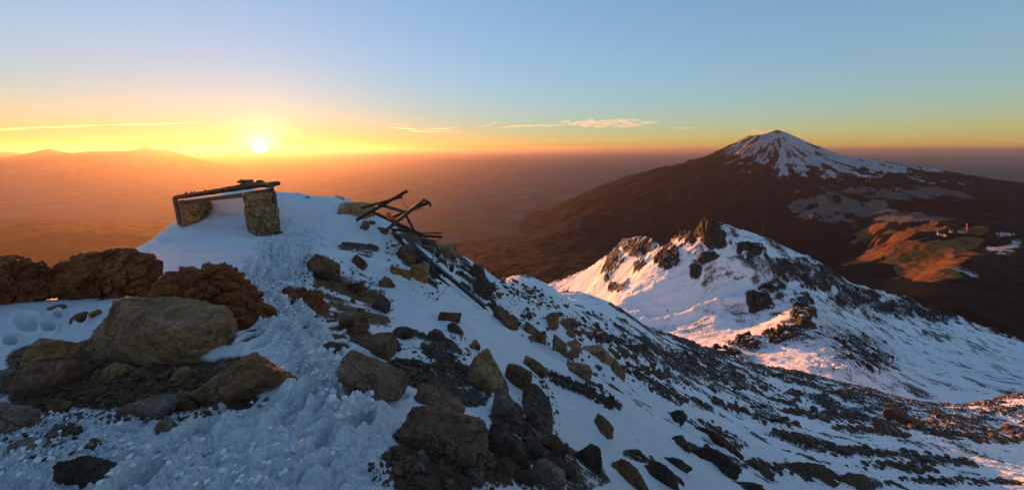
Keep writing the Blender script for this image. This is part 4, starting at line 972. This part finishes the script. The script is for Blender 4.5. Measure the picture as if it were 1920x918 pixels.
for pts, lb in [([(752, 372, 13.6), (758, 384, 13.5), (768, 392, 13.4), (782, 394, 13.3), (794, 390, 13.2)], 'slack thin cable hanging between the two crosses of beams'),
                ([(826, 444, 13.6), (822, 452, 13.5), (812, 458, 13.4), (806, 470, 13.2), (812, 482, 12.9), (824, 492, 12.6)], 'thin cable trailing down from the lower pointing bar')]:
    tagit(tube('loose_cable', [at(*p) for p in pts], .012, RUST), lb, 'cable')
# ------------------------------------------------------------------ relay station on the far pass
def station():
    wh = M('white_wall'); wh = wh.done((.50, .48, .46), .7); rd = M('red_paint').done((.55, .06, .04), .6); gy = M('grey_roof').done((.25, .25, .26), .6)
    far = bpy.data.objects['foothills']
    def box(name, x0, y0, x1, y1, Y, dep, mat, parent=None, org=Vector((0, 0, 0))):
        return prism_px(name, [(x0, y0), (x1, y0), (x1, y1), (x0, y1)], Y, dep, mat, parent, org)
    def house(x0, y0, x1, y1, label):
        Y = far_hit((x0+x1)/2, y1); org = Vector(at((x0+x1)/2, y1, Y)); r = bpy.data.objects.new('station_building', None); COL.objects.link(r); r.location = org
        tagit(r, label, 'building', 'relay station buildings on the pass')
        box('wall', x0, y0+.5, x1, y1+1.5, Y, 18, wh, r, org)
        pr = prism_px('roof', [(x0-.2, y0+.5), ((x0+x1)/2, y0-.1), (x1+.2, y0+.5)], Y-1, 20, gy, r, org)
        for k in range(2):
            cx = x0 + (x1-x0)*(k+.5)/2; box('window', cx-.2, y0+.8, cx+.2, y0+1.3, Y-.4, .3, gy, r, org)
    house(1759.5, 436.6, 1762.3, 439.0, 'white building nearest the left mast on the far pass')
    house(1765, 437.8, 1768.2, 440.0, 'second white building from the left mast on the far pass')
    house(1769, 438.8, 1771.4, 441.2, 'third white building from the left mast on the far pass')
    house(1772.6, 439.4, 1775.4, 442, 'last and lowest white building of the row on the far pass')
    house(1783.6, 432.6, 1786.4, 435.2, 'white building alone right of the two thin masts')
    house(1797.8, 432.2, 1802, 435, 'brightest white building left of the tall striped mast')
    house(1802.4, 432.8, 1809.8, 435.2, 'long white building next to the tall striped mast')
    def mast(x, y0, y1, wd, label, striped=True, mt=None):
        Y = far_hit(x, y1); org = Vector(at(x, y1, Y)); r = bpy.data.objects.new('radio_mast', None); COL.objects.link(r); r.location = org
        tagit(r, label, 'mast', 'radio masts on the far pass'); n = 7
        for k in range(n):
            a, b = y1+1.5-(y1+1.5-y0)*k/n, y1+1.5-(y1+1.5-y0)*(k+1)/n; w = wd*(1-.55*k/n)
            box('mast_section', x-w/2, b, x+w/2, a, Y, w/F*Y, (rd if k % 2 else wh) if striped else mt, r, org)
    mast(1813.6, 419, 433.4, 1.3, 'tall red and white striped mast at the right end of the station')
    mast(1758.3, 430.5, 437.5, 1.2, 'short red and white striped mast at the left end of the station')
    mast(1780.6, 427.6, 434.5, .7, 'thin dark mast left of the lone white building', False, gy)
    mast(1786.8, 430.2, 434.5, .6, 'shortest dark mast behind the lone white building', False, gy)
station()

# ------------------------------------------------------------------ clouds and crater plume
def puff(name, blobs, Y, dens, col, label, aniso=.5):
    D, T = ico(3); VV, TT, off = [], [], 0
    for px, py, rx, ry, rot in blobs:
        V = D*np.array([rx, rx*.6, ry]); V = V*(1+.25*fbm3(D*2.3+px*.37, 3, int(px)))[:, None]
        c, s_ = math.cos(rot), math.sin(rot); V = np.stack([V[:, 0]*c+V[:, 2]*s_, V[:, 1], -V[:, 0]*s_+V[:, 2]*c], 1)/F*Y
        VV.append(V + np.array(at(px, py, Y + 0))); TT.append(T+off); off += len(V)
    m = bpy.data.materials.new(name+'_vapour'); m.use_nodes = True; n = m.node_tree.nodes; n.clear()
    v = n.new('ShaderNodeVolumePrincipled'); o = n.new('ShaderNodeOutputMaterial'); v.inputs['Color'].default_value = (*col, 1); v.inputs['Density'].default_value = dens; v.inputs['Anisotropy'].default_value = aniso
    m.node_tree.links.new(v.outputs[0], o.inputs['Volume'])
    ob = link_mesh(name, mesh_np(name, np.concatenate(VV), np.concatenate(TT), True), m); ob['kind'] = 'stuff'; ob['label'] = label
def wisp(x0, y0, x1, y1, n, ry, seed, bow=0, thick=1.0):
    r = np.random.RandomState(seed); out = []
    for i in range(n):
        t = (i+.5)/n + r.uniform(-.04, .04); x = x0+(x1-x0)*t; y = y0+(y1-y0)*t + bow*math.sin(math.pi*t) + r.uniform(-1, 1)*ry*.9
        out.append((x, y, abs(x1-x0)/n*r.uniform(.9, 2.0), ry*r.uniform(.25, .6)*thick*(1-.6*abs(2*t-1)), math.atan2(y1-y0, x1-x0)*.8 + r.uniform(-.03, .03)))
    return out
CY_ = 130000.0; cc = (.95, .92, .9)
puff('cloud', wisp(1052, 232, 1218, 230, 18, 6.0, 1, -2, 1.3) + wisp(1090, 234, 1205, 238, 12, 3.4, 2) + wisp(1110, 226, 1200, 225, 8, 2.6, 12) + wisp(940, 238, 1060, 234, 9, 1.6, 3), CY_, 1.1e-4, cc, 'largest long flat cloud left of the snowy volcano')
puff('cloud', wisp(735, 238, 852, 247, 11, 2.0, 4, 3) + wisp(790, 243, 852, 240, 5, 1.3, 14), CY_, 1.0e-4, cc, 'thin bright wisp of cloud above the plain right of the sun')
puff('cloud', wisp(900, 238, 935, 229, 5, 1.6, 5), CY_, .8e-4, cc, 'short slanting wisp between the two longer clouds')
puff('cloud', wisp(1262, 240, 1305, 239, 5, 2.2, 6), CY_, .8e-4, cc, 'small cloud just right of the largest cloud')
puff('cloud', wisp(1678, 256, 1726, 256, 5, 1.8, 7), CY_, .8e-4, cc, 'small pink cloud right of the volcano summit')
puff('cloud', wisp(-20, 244, 180, 234, 14, 2.0, 8), CY_, .8e-4, cc, 'long thin cloud streak at the far left')
puff('cloud', wisp(200, 234, 360, 230, 11, 1.4, 9), CY_, .8e-4, cc, 'faint streak of cloud above the twin peaks on the left')
puff('cloud', wisp(1875, 262, 1935, 266, 5, 1.8, 10), CY_, .8e-4, cc, 'faint cloud at the far right edge')
puff('crater_plume', [(1437, 250, 6, 2.2, .2), (1430, 249, 6, 2.4, .3), (1424, 247, 5, 2.2, .5), (1417, 246, 5, 2.2, .1), (1412, 244.5, 4, 1.8, .5), (1421, 249, 5, 1.6, 0)], 12000.0, 6e-3, (.9, .75, .65), 'small plume of smoke rising from the volcano crater rim')

# ------------------------------------------------------------------ visible sun
def build_sun():
    m = bpy.data.materials.new('sun_glow'); m.use_nodes = True; n = m.node_tree.nodes; n.clear()
    e = n.new('ShaderNodeEmission'); o = n.new('ShaderNodeOutputMaterial'); e.inputs[0].default_value = (1, .85, .55, 1); e.inputs[1].default_value = 40
    m.node_tree.links.new(e.outputs[0], o.inputs[0]); m.cycles.emission_sampling = 'NONE'
    import bmesh
    bm = bmesh.new(); bmesh.ops.create_uvsphere(bm, u_segments=48, v_segments=24, radius=1.0)
    me = bpy.data.meshes.new('sun_disc'); bm.to_mesh(me); bm.free()
    s = link_mesh('sun_disc', me, m); D = 600000
    v = sdir(GLOW_AZ, GLOW_EL); s.location = v*D; k = 9/F*D; s.scale = (k, k, k)
    s['kind'] = 'structure'
build_sun()

# ------------------------------------------------------------------ haze
def build_haze(dens=0.95e-5):
    m = bpy.data.materials.new('haze_air'); m.use_nodes = True; n = m.node_tree.nodes; n.clear()
    v = n.new('ShaderNodeVolumePrincipled'); o = n.new('ShaderNodeOutputMaterial')
    v.inputs['Color'].default_value = (.52, .41, .40, 1); v.inputs['Density'].default_value = dens; v.inputs['Anisotropy'].default_value = .64
    m.node_tree.links.new(v.outputs[0], o.inputs['Volume'])
    m.cycles.homogeneous_volume = True
    import bmesh
    bm = bmesh.new(); bmesh.ops.create_cube(bm, size=1)
    me = bpy.data.meshes.new('haze'); bm.to_mesh(me); bm.free()
    h = link_mesh('haze', me, m); z0, z1 = GROUND_Z-130, 740.0
    h.scale = (640000, 640000, z1-z0); h.location = (0, 0, (z0+z1)/2); h['kind'] = 'stuff'; h['label'] = 'warm dusty morning haze filling the valley below the summit'
build_haze()
